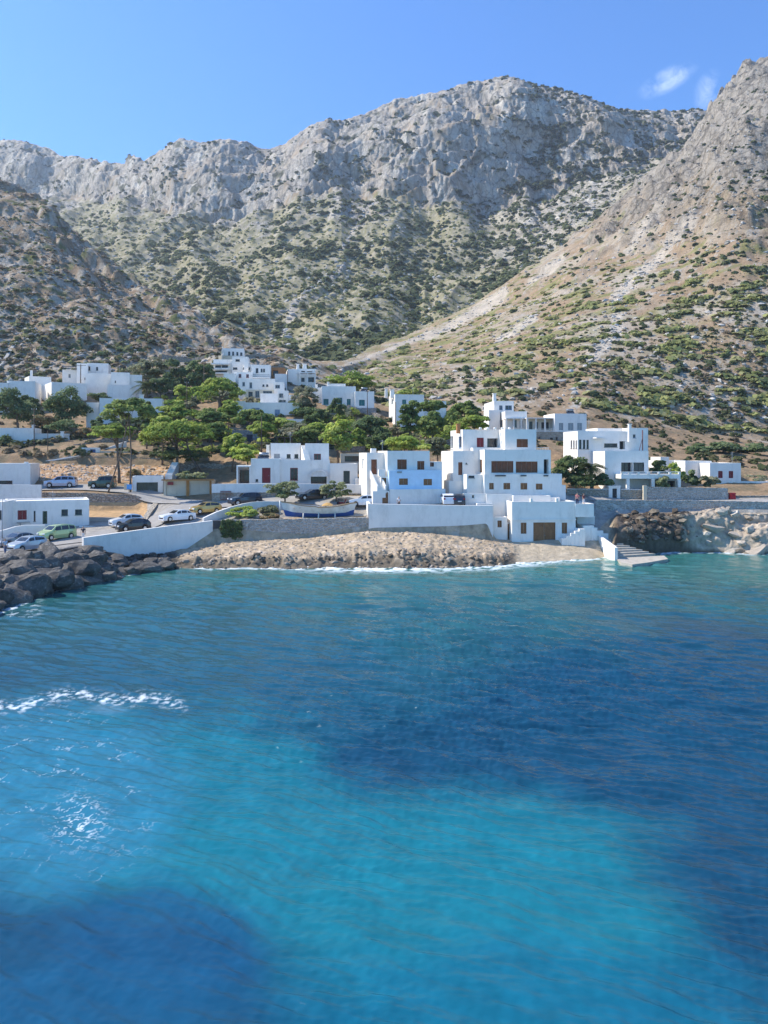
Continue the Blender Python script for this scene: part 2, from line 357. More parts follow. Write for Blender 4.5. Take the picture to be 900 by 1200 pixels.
# green flush on the lower right slope and valley
gr = sstep(.02, .22, fbm(GX / 15, GY / 6.5, 4, 110) + .12 * sstep(300, 400, PYG) - .06 - .2 * sstep(320, 250, PYG))
col = lerp(col, green, gr * .85 * sstep(10.0, 10.3, SG) * sstep(360, 460, PXG))
valley = sstep(11.3, 12, SG) * (1 - sstep(13.9, 14.1, SG))
col = lerp(col, lerp(C(.23, .225, .125) * np.ones_like(col), C(.38, .34, .26), sstep(-.2, .5, n2 + n3 * .6)), valley * .85)
# left hill: brown with grey stone and dark heath
lh = (1 - sstep(340, 400, PXG)) * sstep(9.6, 10, SG) * (1 - sstep(11, 11.05, SG))
lc = lerp(C(.29, .215, .145) * np.ones_like(col), C(.40, .36, .30), sstep(-.15, .3, n2 + n3 * .8))
lc = lerp(lc, C(.13, .14, .055), sstep(.12, .38, fbm(GX / 10, GY / 7, 4, 113)))
col = lerp(col, lc, lh)
# upper spur grey
up = sstep(270, 215, PYG + n1 * 60) * sstep(560, 640, PXG) * sstep(10, 10.5, SG) * (1 - sstep(11.0, 11.5, SG))
spur = lerp(C(.43, .395, .345) * np.ones_like(col), C(.25, .22, .18), sstep(.0, .5, n2 + n3))
col = lerp(col, spur, np.clip(up + led * .55, 0, 1) * .9)
band = np.exp(-((PYG - 228 - .1 * (PXG - 850)) / 24) ** 2) * sstep(770, 815, PXG) * sstep(10, 10.5, SG) * (1 - sstep(11, 11.2, SG))
col = lerp(col, C(.48, .36, .22), band * .7 * sstep(-.3, .3, n2))
band2 = np.exp(-((PYG - 345) / 70) ** 2) * sstep(560, 700, PXG) * sstep(-.05, .35, n1 + n2 * .5)
col = lerp(col, C(.40, .355, .30), band2 * .55)
# cliffs
cc = lerp(C(.46, .42, .37) * np.ones_like(col), C(.64, .60, .53), sstep(-.2, .45, fbm(GX / 18, GZ / 30, 5, 120)))
cc = lerp(cc, C(.17, .165, .15), sstep(.1, .45, fbm(GX / 7, GZ / 13, 5, 121)) * .7)
cc = lerp(cc, C(.50, .41, .30), sstep(.2, .5, fbm(GX / 30, GZ / 26, 3, 127)) * .45)
cc = lerp(cc, C(.07, .085, .045), sstep(.18, .4, fbm(GX / 16, GZ / 9, 4, 122)) * .8)
cm = sstep(13.75, 14.15, SG + n2 * .3 + fbm(GX / 70, GZ / 45, 3, 128) * .75) * (1 - .75 * sstep(.0, .35, fbm(GX / 45, GZ / 28, 4, 129) + .18 * sstep(600, 720, PXG) - .05))
col = lerp(col, cc, cm)
mr = sstep(12.4, 13.2, SG + n1 * .8) * sstep(520, 640, PXG) * (1 - cm)
col = lerp(col, cc, mr * .8)
# scree runs
def run(pts, w):
    d = np.full(GX.shape, 1e9)
    for (x0, y0), (x1, y1) in zip(pts, pts[1:]):
        t = np.clip(((PXG - x0) * (x1 - x0) + (PYG - y0) * (y1 - y0)) / ((x1 - x0) ** 2 + (y1 - y0) ** 2), 0, 1)
        d = np.minimum(d, np.hypot(PXG - x0 - t * (x1 - x0), PYG - y0 - t * (y1 - y0)))
    return sstep(w, w * .45, d + n3 * w * .9 + n2 * w * .7)
sc_ = np.maximum.reduce([run([(590, 342), (560, 362), (520, 385), (500, 392)], 6), run([(500, 392), (450, 412), (405, 428)], 2.2),
      run([(812, 255), (770, 300), (735, 335), (722, 350)], 8), run([(724, 372), (722, 395), (700, 412), (688, 425)], 8), run([(625, 372), (600, 388), (585, 395)], 6),
      run([(660, 300), (620, 330)], 4), run([(400, 300), (350, 345), (330, 370)], 4), run([(460, 205), (400, 275)], 3), run([(800, 215), (760, 262), (735, 290)], 5)])
sc_ = np.clip(sc_ * 1.25, 0, 1)
sc_ *= (SG > 10.1) * (SG < 13.9)
col = lerp(col, C(.48, .43, .36), sc_ * .85)
# village earth
vg = (SG > 4.6) & (SG <= 10.1)
vcol = lerp(C(.30, .21, .13) * np.ones_like(col), C(.20, .16, .10), sstep(-.2, .4, fbm(GX / 3, GY / 3, 4, 130)))
fade = sstep(10.1, 9.7, SG + n2 * .3) * sstep(4.6, 4.7, SG)
col = lerp(col, vcol, fade)
dirt = ((SG > 6.0) & (SG < 7.0) & (PXG < 200)) * 1.0
dcol = lerp(C(.42, .26, .14) * np.ones_like(col), C(.52, .42, .32), sstep(.0, .3, fbm(GX / .7, GY / .6, 3, 131)))
col = lerp(col, dcol, dirt)
yard = ((SG > 3) & (SG < 4.6) & (PXG > 100) & (PXG < 172)) * sstep(100, 104, GY)
# paved lower terraces
pav = ((SG > 2.02) & (SG <= 4.6)) * 1.0
pc = lerp(C(.30, .285, .26) * np.ones_like(col), C(.40, .375, .34), sstep(-.4, .4, fbm(GX / 2, GY / 2, 4, 132)))
col = lerp(col, pc, pav * 1.0)
col = lerp(col, C(.46, .31, .17), yard)
garden = ((SG > 2.3) & (SG < 3.2)) * sstep(262, 270, PXG) * (1 - sstep(425, 432, PXG))
col = lerp(col, C(.36, .26, .16), garden)
# shelf rock: tan, black at the waterline
sc1 = lerp(C(.47, .375, .265) * np.ones_like(col), C(.34, .27, .19), sstep(.0, .5, rk2 + n3 * .4))
sc1 = lerp(sc1, C(.57, .48, .38), sstep(.15, .5, fbm(GX / 2, GY / 1.2, 3, 140)))
wet = sstep(1.25, .5, GZ2 + fbm(GX / 1.6, GY / 1.6, 4, 141) * .9)
sc1 = lerp(sc1, C(.13, .11, .085), wet * .9)
onsh = sstep(-.1, .2, SG - .8) * (1 - sstep(2.0, 2.02, SG) * (1 - (PXG < 716) * (SG < 2.85)))
col = lerp(col, sc1, onsh)
clc = lerp(C(.10, .078, .058) * np.ones_like(col), C(.19, .15, .115), sstep(-.2, .4, fbm(GX / 1.5, GZ / .8, 4, 142)))  # cliff left of the pale rocks: its shade is put into the dark colour
clc = lerp(clc, C(.46, .385, .30), sstep(795, 812, PXG + rk2 * 14))
clc = lerp(clc, C(.10, .085, .06), sstep(.6, .1, GZ2))
col = lerp(col, clc, onsh * sstep(700, 722, PXG))
col = lerp(col, C(.50, .42, .31), onsh * slip * sstep(.0, .6, GZ2 + .4))
gap_shade = onsh * (1 - sstep(195, 215, PXG))  # ground painted near black as shade in the gaps between the boulders
col = lerp(col, C(.05, .046, .04), gap_shade)

m, nt, b = new_mat('ground'); MATS['ground'] = m
at = N(nt, 'ShaderNodeAttribute', attribute_name='Col')
nz = noise(nt, 1.3, 8, .7); nz2 = noise(nt, .22, 6, .7)
c = mixc(nt, 1.0, at.outputs['Color'], mixc(nt, ramp(nt, nz, .3, .7), (.68, .68, .68), (1.28, 1.28, 1.28)), 'MULTIPLY')
c = mixc(nt, 1.0, c, mixc(nt, ramp(nt, nz2, .35, .65), (.86, .86, .84), (1.12, 1.12, 1.12)), 'MULTIPLY')
_tc = nt.nodes.new('ShaderNodeTexCoord'); _mp = nt.nodes.new('ShaderNodeMapping'); _mp.inputs['Scale'].default_value = (1, .6, .55)
_dn = N(nt, 'ShaderNodeTexNoise', Scale=.03, Detail=8.0, Roughness=.6); nt.links.new(_tc.outputs['Object'], _dn.inputs['Vector'])
_ad = nt.nodes.new('ShaderNodeVectorMath'); _ad.operation = 'MULTIPLY_ADD'; _ad.inputs[1].default_value = (30, 30, 30); nt.links.new(_dn.outputs['Color'], _ad.inputs[0]); nt.links.new(_tc.outputs['Object'], _ad.inputs[2]); nt.links.new(_ad.outputs[0], _mp.inputs[0])
_cr = None; ac0 = N(nt, 'ShaderNodeAttribute', attribute_name='Crag')
for _sc, _w in ((.055, .05), (.16, .06)):
    _v = N(nt, 'ShaderNodeTexVoronoi', feature='DISTANCE_TO_EDGE', Scale=_sc); nt.links.new(_mp.outputs[0], _v.inputs['Vector'])
    _r = ramp(nt, _v.outputs['Distance'], 0, _w, .52, 1.0); _m2 = nt.nodes.new('ShaderNodeMath'); _m2.operation = 'MULTIPLY'; nt.links.new(_r, _m2.inputs[0])
    if _cr is None: _m2.inputs[1].default_value = 1.0
    else: nt.links.new(_cr, _m2.inputs[1])
    _cr = _m2.outputs[0]
crv = _cr
c = mixc(nt, 1.0, c, mixc(nt, ac0.outputs['Fac'], (1, 1, 1), crv), 'MULTIPLY')
nt.links.new(c, b.inputs['Base Color']); b.inputs['Roughness'].default_value = .95; b.inputs['Specular IOR Level'].default_value = .15
ac = N(nt, 'ShaderNodeAttribute', attribute_name='Crag')
bn1 = nt.nodes.new('ShaderNodeBump'); bn1.inputs['Distance'].default_value = 7.0
nt.links.new(ac.outputs['Fac'], bn1.inputs['Strength'])
ng = noise(nt, .045, 14, .74, stretch=(1, 1, .7)); nt.links.new(ng, bn1.inputs['Height'])
bn2 = nt.nodes.new('ShaderNodeBump'); bn2.inputs['Strength'].default_value = .7; bn2.inputs['Distance'].default_value = .35
nt.links.new(nz, bn2.inputs['Height']); nt.links.new(bn1.outputs[0], bn2.inputs['Normal']); nt.links.new(bn2.outputs[0], b.inputs['Normal'])
V = np.stack([(PXG - CX) / F * GY2, GY2, GZ2], -1)
terrain = np_mesh('ground', V.reshape(-1, 3), grid_faces(NR, NC), [m], {'Col': col.reshape(-1, 3) * np.array([1.04, 1.0, .95]), 'Crag': np.clip(cm * .9 + mr * .6 + .22 * (SG > 10.2) + led * .5 + ledL * .4 + .6 * up + .5 * _um + .2 * _ul, 0, 1).ravel()})
tag(terrain, 'rocky shore, village ground and bare hills', 'ground', kind='structure')

def ground(x, y):
    """height of the terrain at a point"""
    u = x / y; ci = (u * F + CX - P2[0]) / (P2[1] - P2[0]); ci = min(max(ci, 0), NC - 1.001); c0 = int(ci); t = ci - c0
    def colz(c): return float(np.interp(y, GY[:, c], GZ2[:, c]))
    return colz(c0) * (1 - t) + colz(c0 + 1) * t
def gpx(px, Y): x = X_(px, Y); return Vector((x, Y, ground(x, Y)))

# ------------------------------------------------------------------ haze: the air itself
hz = MB(); hz.box((0, 860, 300), (3300, 1960, 636)); hm = bpy.data.materials.new('haze'); hm.use_nodes = True
nt = hm.node_tree; nt.nodes.remove(nt.nodes['Principled BSDF'])
pv = N(nt, 'ShaderNodeVolumePrincipled', Density=.00015); pv.inputs['Color'].default_value = (.80, .90, 1, 1)
pv.inputs['Anisotropy'].default_value = .3
nt.links.new(pv.outputs[0], nt.nodes['Material Output'].inputs['Volume']); MATS['haze'] = hm
HAZE = True
if HAZE: tag(hz.build('haze', hm), 'thin blue haze in the air over bay and mountains', 'haze', kind='stuff')
# ------------------------------------------------------------------ sea
wc, wr = 1000, 900
wpx = np.linspace(-300, 1200, wc); wpy = np.concatenate([np.linspace(638, 1240, wr - 30), np.linspace(1241, 1900, 30)])
WX, WPY = np.meshgrid(wpx, wpy); WY = CAMZ * F / (WPY - HY); WPX = WX.copy(); WX = (WX - CX) / F * WY
rng = np.random.default_rng(5)
wz = np.zeros_like(WX)
cell = np.maximum(WY * WY / (CAMZ * F) * .8, WY / F)      # local grid spacing
wx1 = WX + fbm(WX / 9, WY / 9, 3, 200) * .9; wy1 = WY + fbm(WX / 7, WY / 7, 3, 201) * .8
for i in range(110):
    lam = .24 * (4.2 / .24) ** ((i / 109.0) ** .85)
    th = rng.normal(1.18, .24) if rng.random() < .85 else rng.uniform(0, math.pi)
    kx, ky = math.cos(th), math.sin(th); ph = rng.uniform(0, 6.28)
    amp = .0074 * lam * (1.15 if lam < .85 else (.62 if lam < 2.0 else .35))
    att = sstep(1.3, 2.4, lam / cell)
    s = np.sin((wx1 * kx + wy1 * ky) * 2 * math.pi / lam + ph)
    wz += amp * att * (s + .3 * s * s)
gust = .65 + .7 * sstep(-.4, .4, fbm(WX / 22, WY / 16, 3, 210))
calm = 1 + 1.0 * np.exp(-(((WPX - 560) / 170) ** 2 + ((WPY - 800) / 110) ** 2)) - .3 * np.exp(-(((WPX - 470) / 360) ** 2 + ((WPY - 1080) / 150) ** 2))
wz *= (1 - .5 * sstep(430, 150, WPX) * sstep(730, 840, WPY)) * gust * calm * (1 - .45 * np.exp(-(((WPX - 120) / 220) ** 2 + ((WPY - 1120) / 150) ** 2)))
sl = 40 * np.exp(-(((WPX - 80) / 130) ** 2 + ((WPY - 930) / 110) ** 2))
# colour of the water body (sand, depth and churned air under the surface)
def blob(px, py, rx, ry, p=1.0, n=.35):
    d = np.sqrt(((WPX - px) / rx) ** 2 + ((WPY - py) / ry) ** 2) + n * fbm(WX / 5, WY / 5, 4, 220 + int(px)) + .25 * n * fbm(WX / 1.2, WY / 1.2, 3, 230 + int(px))
    return sstep(1.15, .55, d) * p
deep = C(.008, .064, .122); teal = C(.030, .138, .138); turq = C(.010, .178, .232); pale = C(.028, .195, .300)
wcol = np.zeros(WX.shape + (3,)) + deep
tt = sstep(850, 665, WPY + fbm(WX / 9, WY / 12, 4, 240) * 60 + sstep(380, 800, WPX) * 45)
wcol = lerp(wcol, teal, tt)
wcol = lerp(wcol, C(.045, .20, .18), sstep(700, 655, WPY + fbm(WX / 6, WY / 9, 3, 243) * 20) * .8)
wcol = lerp(wcol, C(.012, .100, .150), blob(250, 790, 330, 110, .55))
wcol = lerp(wcol, turq, blob(560, 1080, 265, 165, .95, .28))
wcol = lerp(wcol, turq, blob(330, 1010, 250, 90, .75))
wcol = lerp(wcol, turq, blob(150, 950, 300, 140, .8))
wcol = lerp(wcol, pale, blob(60, 930, 170, 120, .75))
wcol = lerp(wcol, pale, blob(20, 1010, 120, 60, .5))
wcol = lerp(wcol, C(.007, .135, .215), blob(620, 1200, 330, 110, .8))
wcol = lerp(wcol, C(.008, .078, .165), blob(190, 1110, 150, 90, .8, .5))
wcol = lerp(wcol, C(.009, .09, .18), blob(110, 1180, 200, 60, .7))
wcol = lerp(wcol, C(.007, .06, .12), blob(690, 1050, 60, 30, .12))
wcol = lerp(wcol, C(.02, .10, .14), blob(480, 800, 60, 30, .35))
wcol = lerp(wcol, C(.07, .20, .28), blob(127, 833, 26, 6.5, .9, .1))
wcol *= .84; wcol *= (1 + .16 * fbm(WX / .4, WY / .6, 3, 246))[..., None]; wcol *= (1 + .22 * fbm(WX / 1.5, WY / 2.0, 4, 245))[..., None]  # fine mottling paints the refraction of the ripples into the water colour
# foam
shoreY = np.interp(WPX, P2, KN[1][0])
dist = shoreY - WY
fn = fbm(WX / 1.1, WY / .9, 5, 250); fn2 = fbm(WX / 5, WY / 3, 3, 251)
foam = sstep(1.9, -.1, dist + fn2 * 1.5) * sstep(-.1, .2, fn + .12) * sstep(210, 240, WPX)
sw = np.exp(-(((WPX - 430) / 70) ** 2)) + np.exp(-(((WPX - 610) / 55) ** 2)) + .5 * np.exp(-(((WPX - 520) / 60) ** 2))
foam = np.maximum(foam, sw * sstep(5.2, .3, dist + fn2) * sstep(-.25, .12, fn + fn2 * .4))
foam = np.maximum(foam, sstep(1.2, 0., dist) * (WPX < 210) * sstep(.05, .25, fn) * .8)
foam = np.maximum(foam, sstep(.05, .3, fn) * sstep(660, 715, WPY) * sstep(60, 20, WPX) * (WPY < 725) * .7)
arc = 829 - 12 * np.sin(np.clip(WPX, 0, 215) / 215 * math.pi) + 4 * np.sin(WPX / 17)
wake = np.exp(-((WPY - arc) / 7) ** 2) * sstep(228, 205, WPX)
foam = np.maximum(foam, wake * sstep(.02, .40, fbm(WX / .45, WY / .5, 6, 252, .65) + wake * .14) * .75)
spk = blob(75, 925, 130, 110, 1.0) * .38 * sstep(.035, .0, np.abs(fbm(WX / .9, WY / 1.2, 4, 253))) * sstep(.0, .25, fbm(WX / 1.6, WY / 1.6, 3, 254))
spk2 = np.exp(-(((WPX - 92) / 28) ** 2 + ((WPY - 965) / 26) ** 2)) * sstep(.07, .0, np.abs(fbm(WX / .5, WY / .5, 4, 255)))
foam = np.clip(np.maximum(foam, np.maximum(spk * .8, spk2 * .8)), 0, 1)
wz += foam * .05 * sstep(-.1, .3, fbm(WX / .4, WY / .4, 3, 256))
m, nt, b = new_mat('sea_water'); MATS['sea'] = m
at = N(nt, 'ShaderNodeAttribute', attribute_name='Col'); af = N(nt, 'ShaderNodeAttribute', attribute_name='Foam')
c = mixc(nt, af.outputs['Fac'], at.outputs['Color'], (.80, .84, .86))
nt.links.new(c, b.inputs['Base Color'])
nt.links.new(ramp(nt, af.outputs['Fac'], 0, .6, .09, .8), b.inputs['Roughness'])
b.inputs['IOR'].default_value = 1.33; b.inputs['Specular IOR Level'].default_value = .5
bn = nt.nodes.new('ShaderNodeBump'); bn.inputs['Strength'].default_value = .9; bn.inputs['Distance'].default_value = .014
nt.links.new(noise(nt, 5.0, 7, .68, stretch=(.7, 1.3, 1)), bn.inputs['Height']); nt.links.new(bn.outputs[0], b.inputs['Normal'])
V = np.stack([WX, WY, wz], -1)
sea = np_mesh('sea', V.reshape(-1, 3), grid_faces(wr, wc)[:, ::-1].copy(), [m], {'Col': wcol.reshape(-1, 3), 'Foam': foam.ravel()})
tag(sea, 'rippled blue and turquoise sea water in the bay', 'sea', kind='structure')
# ------------------------------------------------------------------ building materials
WHITE = simple('limewash', (.87, .82, .74), .85, .035, .8, .2, bmp=.25, dirt=((.56, .52, .45), .5))
WHITE2 = simple('old_limewash', (.72, .69, .64), .9, .07, 1.0, .2, bmp=.35, dirt=((.42, .39, .33), .5))
CREAM = simple('cream_render', (.62, .54, .40), .9, .06, 1.0, .2, bmp=.3)
BLUEP = simple('sky_blue_paint', (.62, .77, .90), .7, .07, .8, .25, bmp=.2, dirt=((.45, .62, .80), .4))
BROWN = simple('brown_wood', (.23, .085, .04), .55, .18, 3.0, .3)
BROWN2 = simple('weathered_wood', (.27, .135, .06), .65, .2, 3.0, .3)
REDP = simple('dark_red_paint', (.22, .02, .025), .5, .1, 3.0, .4)
TEAL = simple('teal_paint', (.03, .17, .17), .5, .1, 3.0, .4)
BLUEF = simple('grey_blue_paint', (.22, .30, .42), .5, .1, 3.0, .4)
GREENP = simple('dark_green_paint', (.02, .055, .03), .5, .1, 3.0, .4)
DARKM = simple('dark_metal', (.035, .035, .04), .5, .15, 4.0, .4)
GREYM = simple('galvanised_metal', (.32, .33, .34), .45, .1, 4.0, .4, metal=.6)
WOODP = simple('pole_wood', (.13, .095, .07), .85, .2, 3.0, .2)
TERRA = simple('terracotta_wall', (.42, .19, .08), .9, .1, 1.0, .2, bmp=.3)
CONC = simple('concrete', (.42, .40, .36), .9, .1, 1.2, .2, bmp=.4, dirt=((.22, .20, .17), .5))
ORANGE = simple('ochre_wood', (.42, .20, .06), .7, .15, 3.0, .3)
def glass_mat():
    m, nt, b = new_mat('window_glass')
    c = mixc(nt, ramp(nt, noise(nt, .9, 3), .35, .65), (.012, .014, .018), (.05, .055, .065))
    nt.links.new(c, b.inputs['Base Color']); b.inputs['Roughness'].default_value = .08
    b.inputs['Specular IOR Level'].default_value = .6; return m
GLASS = glass_mat()
def stone_mat(name, a, b_, mortar, scale=1.6):
    m, nt, b = new_mat(name)
    tc = nt.nodes.new('ShaderNodeTexCoord'); mp = nt.nodes.new('ShaderNodeMapping'); mp.inputs['Scale'].default_value = (1, 1, 1.7)
    nt.links.new(tc.outputs['Object'], mp.inputs[0])
    v = N(nt, 'ShaderNodeTexVoronoi', Scale=scale, Randomness=.95); nt.links.new(mp.outputs[0], v.inputs['Vector'])
    ve = N(nt, 'ShaderNodeTexVoronoi', feature='DISTANCE_TO_EDGE', Scale=scale, Randomness=.95); nt.links.new(mp.outputs[0], ve.inputs['Vector'])
    sep = nt.nodes.new('ShaderNodeSeparateColor'); nt.links.new(v.outputs['Color'], sep.inputs[0])
    c = mixc(nt, sep.outputs[0], a, b_)
    c = mixc(nt, 1.0, c, mixc(nt, ramp(nt, noise(nt, 5, 5), .3, .7), (.75, .75, .75), (1.2, 1.2, 1.2)), 'MULTIPLY')
    c = mixc(nt, ramp(nt, ve.outputs['Distance'], .0, .09), mortar, c)
    nt.links.new(c, b.inputs['Base Color']); b.inputs['Roughness'].default_value = .95; b.inputs['Specular IOR Level'].default_value = .15
    bump(nt, b, ramp(nt, ve.outputs['Distance'], 0, .25), .9, .12); MATS[name] = m; return m
STONE = stone_mat('dry_stone', (.46, .39, .31), (.33, .28, .225), (.15, .13, .105))
STONEP = stone_mat('pale_stone', (.52, .47, .41), (.38, .335, .28), (.60, .56, .50), 1.8)
STONEB = stone_mat('beige_stone', (.50, .43, .33), (.40, .34, .26), (.45, .40, .33), 2.2)
STONEG = stone_mat('grey_stone', (.33, .33, .33), (.24, .24, .245), (.30, .30, .30), 1.4)

# ------------------------------------------------------------------ wall panels with real openings
def ray_s(A, T, px):
    """distance along the horizontal line A + s*T seen at column px"""
    u = (px - CX) / F; return (u * A[1] - A[0]) / (T[0] - u * T[1])
def panel(mb, A, T, Nn, w, z0, z1, ops):
    ss = sorted({0.0, w} | {o[0] for o in ops} | {o[1] for o in ops}); zs = sorted({z0, z1} | {o[2] for o in ops} | {o[3] for o in ops})
    P3 = lambda s, z, d=0: (A[0] + T[0] * s - Nn[0] * d, A[1] + T[1] * s - Nn[1] * d, z)
    for i in range(len(ss) - 1):
        for j in range(len(zs) - 1):
            sm, zm = (ss[i] + ss[i + 1]) / 2, (zs[j] + zs[j + 1]) / 2
            if any(o[0] < sm < o[1] and o[2] < zm < o[3] for o in ops): continue
            mb.quad(P3(ss[i], zs[j]), P3(ss[i + 1], zs[j]), P3(ss[i + 1], zs[j + 1]), P3(ss[i], zs[j + 1]))
    for s0, s1, a, b, d in ops:
        mb.quad(P3(s0, a), P3(s1, a), P3(s1, a, d), P3(s0, a, d)); mb.quad(P3(s0, b), P3(s0, b, d), P3(s1, b, d), P3(s1, b))
        mb.quad(P3(s0, a), P3(s0, a, d), P3(s0, b, d), P3(s0, b)); mb.quad(P3(s1, a), P3(s1, b), P3(s1, b, d), P3(s1, a, d))
        mb.quad(P3(s0, a, d), P3(s1, a, d), P3(s1, b, d), P3(s0, b, d))
class House:
    def __init__(s, name, label, px, Y, cat='house', group=None, py=None):
        z = ground(X_(px, Y), Y) if py is None else Z_(py, Y)
        s.root = empty(name, (X_(px, Y), Y, z), label, cat, group); s.w = {}
    def mb(s, mat):
        return s.w.setdefault(mat.name, (MB(), mat))[0]
    def box(s, px0, Y, px1, a, pyb, pyt, D=6.0, wins=(), lwins=(), par=.35, mat=None, dz=2.5, pt=.28, zb=None):
        mat = mat or WHITE; a = R(a)
        A = (X_(px0, Y), Y); T = (math.cos(a), math.sin(a)); Nf = (math.sin(a), -math.cos(a)); Bk = (-Nf[0], -Nf[1])
        w = ray_s(A, T, px1); z0, z1 = Z_(pyb, Y) - dz, Z_(pyt, Y); m = s.mb(mat)
        def conv(A_, T_, ws, flip):
            out = []
            for q in ws:
                p0, p1, y0, y1, kind = q[:5]
                s0, s1 = ray_s(A_, T_, p0), ray_s(A_, T_, p1)
                if s0 > s1: s0, s1 = s1, s0
                Ym = A_[1] + T_[1] * (s0 + s1) / 2
                out.append((s0, s1, Z_(y1, Ym), Z_(y0, Ym), {'o': .9, 'd': .22, 's': .17, 'g': .22}[kind], q))
            return out
        of = conv(A, T, wins, 0); ol = conv(A, Bk, lwins, 1)
        cl = lambda o, ww: [(max(.02, q[0]), min(ww - .02, q[1]), max(z0 + .01, q[2]), min(z1 - .02, q[3]), q[4]) for q in o]
        panel(m, A, T, Nf, w, z0, z1, cl(of, w))
        Bc = (A[0] + T[0] * w, A[1] + T[1] * w); Cc = (Bc[0] + Bk[0] * D, Bc[1] + Bk[1] * D); Dc = (A[0] + Bk[0] * D, A[1] + Bk[1] * D)
        Ln = (-T[0], -T[1]); panel(m, A, Bk, Ln, D, z0, z1, cl(ol, D))
        v = lambda p, z: (p[0], p[1], z)
        m.quad(v(Bc, z0), v(Cc, z0), v(Cc, z1), v(Bc, z1)); m.quad(v(Cc, z0), v(Dc, z0), v(Dc, z1), v(Cc, z1))
        ins = lambda p, i, j: (p[0] + T[0] * pt * i + Bk[0] * pt * j, p[1] + T[1] * pt * i + Bk[1] * pt * j)
        O = [A, Bc, Cc, Dc]; I = [ins(A, 1, 1), ins(Bc, -1, 1), ins(Cc, -1, -1), ins(Dc, 1, -1)]; zr = z1 - par
        for i in range(4):
            j = (i + 1) % 4
            m.quad(v(O[i], z1), v(O[j], z1), v(I[j], z1), v(I[i], z1)); m.quad(v(I[i], z1), v(I[j], z1), v(I[j], zr), v(I[i], zr))
        m.quad(*[v(p, zr) for p in I])
        for o in of: s.window(A, T, Nf, o)
        for o in ol: s.window(A, Bk, Ln, o)
        return dict(A=A, T=T, N=Nf, B=Bk, w=w, z0=z0, z1=z1, D=D, Y=Y)
    def window(s, A, T, Nn, o):
        s0, s1, a, b, d, q = o; kind = q[4]; cm = q[5] if len(q) > 5 else DARKM
        c = (s0 + s1) / 2; w = s1 - s0; h = b - a; rz = math.atan2(T[1], T[0])
        def at_(sx, z, dep): return (A[0] + T[0] * sx - Nn[0] * dep, A[1] + T[1] * sx - Nn[1] * dep, z)
        fr = MB(); fw = min(.09, w * .14); dep = d - .05
        for sx, ww, z, hh in ((s0 + fw / 2, fw, (a + b) / 2, h), (s1 - fw / 2, fw, (a + b) / 2, h), (c, w - 2 * fw, b - fw / 2, fw), (c, w - 2 * fw, a + fw / 2, fw)):
            fr.box(at_(sx, z, dep), (ww, .08, hh), rz)
        if kind in 'go' and w > .55:
            n = max(1, round(w / .8))
            for i in range(1, n + (n == 1)): fr.box(at_(s0 + w * (i / n if n > 1 else .5), (a + b) / 2, dep), (.05, .06, h - 2 * fw), rz)
        nm = 'door' if kind == 'd' else 'window'
        if kind == 'g': # stone sill
            fr.box(at_(c, a - .04, -.04), (w + .12, .1, .05), rz)
        win = fr.build(nm, cm if kind != 'o' else DARKM, s.root)
        pn = MB()
        if kind in 'go':
            pn.box(at_(c, (a + b) / 2, d - .02), (w - .02, .02, h - .02), rz); pn.build('pane', GLASS, win)  # open bays get dark glass too, in place of their shaded interior
        elif kind == 's':
            n = 2 if w < 1.6 else max(2, round(w / .75)); lw = (w - 2 * fw) / n
            for i in range(n):
                cx = s0 + fw + lw * (i + .5); pn.box(at_(cx, (a + b) / 2, dep + .01), (lw - .03, .03, h - 2 * fw), rz)
                k = max(3, int(h / .16))
                for j in range(k): pn.box(at_(cx, a + fw + (h - 2 * fw) * (j + .5) / k, dep - .012), (lw - .12, .02, .05), rz)
            pn.build('shutter', cm, win)
        else:
            n = 1 if w < 1.3 else max(2, round(w / 1.3)); lw = (w - 2 * fw) / n
            for i in range(n):
                cx = s0 + fw + lw * (i + .5); pn.box(at_(cx, (a + b) / 2, dep + .01), (lw - .04, .04, h - fw), rz)
                for j in range(max(2, int(lw / .22))):
                    k = max(2, int(lw / .22)); pn.box(at_(cx + lw * ((j + .5) / k - .5) * .92, (a + b) / 2, dep - .016), (lw / k * .72, .02, h - fw * 2.5), rz)
            pn.build('leaf', cm, win)
            hd = MB(); hd.box(at_(c + (lw * .35 if n == 1 else .08), a + min(1.05, h * .48), dep - .05), (.12, .06, .05), rz); hd.build('handle', GREYM, win)
    def chimney(s, px, Y, py0, py1, w=.5, mat=None, cap=True):
        m = MB(); X = X_(px, Y); z1, z0 = Z_(py1, Y), Z_(py0, Y)
        m.box((X, Y, (z0 + z1) / 2 - .3), (w, w, z1 - z0 + .6), .2, .86)
        if cap: m.box((X, Y, z1 + .05), (w * 1.15, w * 1.15, .1), .2)
        m.build('chimney', mat or WHITE, s.root)
    def slab(s, px0, px1, Y, a, py0, py1, D, name='roof_slab', mat=None, posts=0, pyb=None):
        """a slab (canopy, balcony), optionally on posts reaching down to pyb"""
        a = R(a); A = (X_(px0, Y), Y); T = (math.cos(a), math.sin(a)); Bk = (-math.sin(a), math.cos(a)); w = ray_s(A, T, px1)
        z1, z0 = Z_(py0, Y), Z_(py1, Y); m = MB()
        m.box((A[0] + T[0] * w / 2 + Bk[0] * D / 2, A[1] + T[1] * w / 2 + Bk[1] * D / 2, (z0 + z1) / 2), (w, D, z1 - z0), a)
        m.build(name, mat or WHITE, s.root)
        for i in range(posts):
            t = .12 + (w - .24) * i / max(1, posts - 1); zb = Z_(pyb, Y) - .4; p = MB()
            p.box((A[0] + T[0] * t + Bk[0] * .14, A[1] + T[1] * t + Bk[1] * .14, (zb + z0) / 2 - .01), (.22, .22, z0 - zb - .02), a); p.build('post', mat or WHITE, s.root)
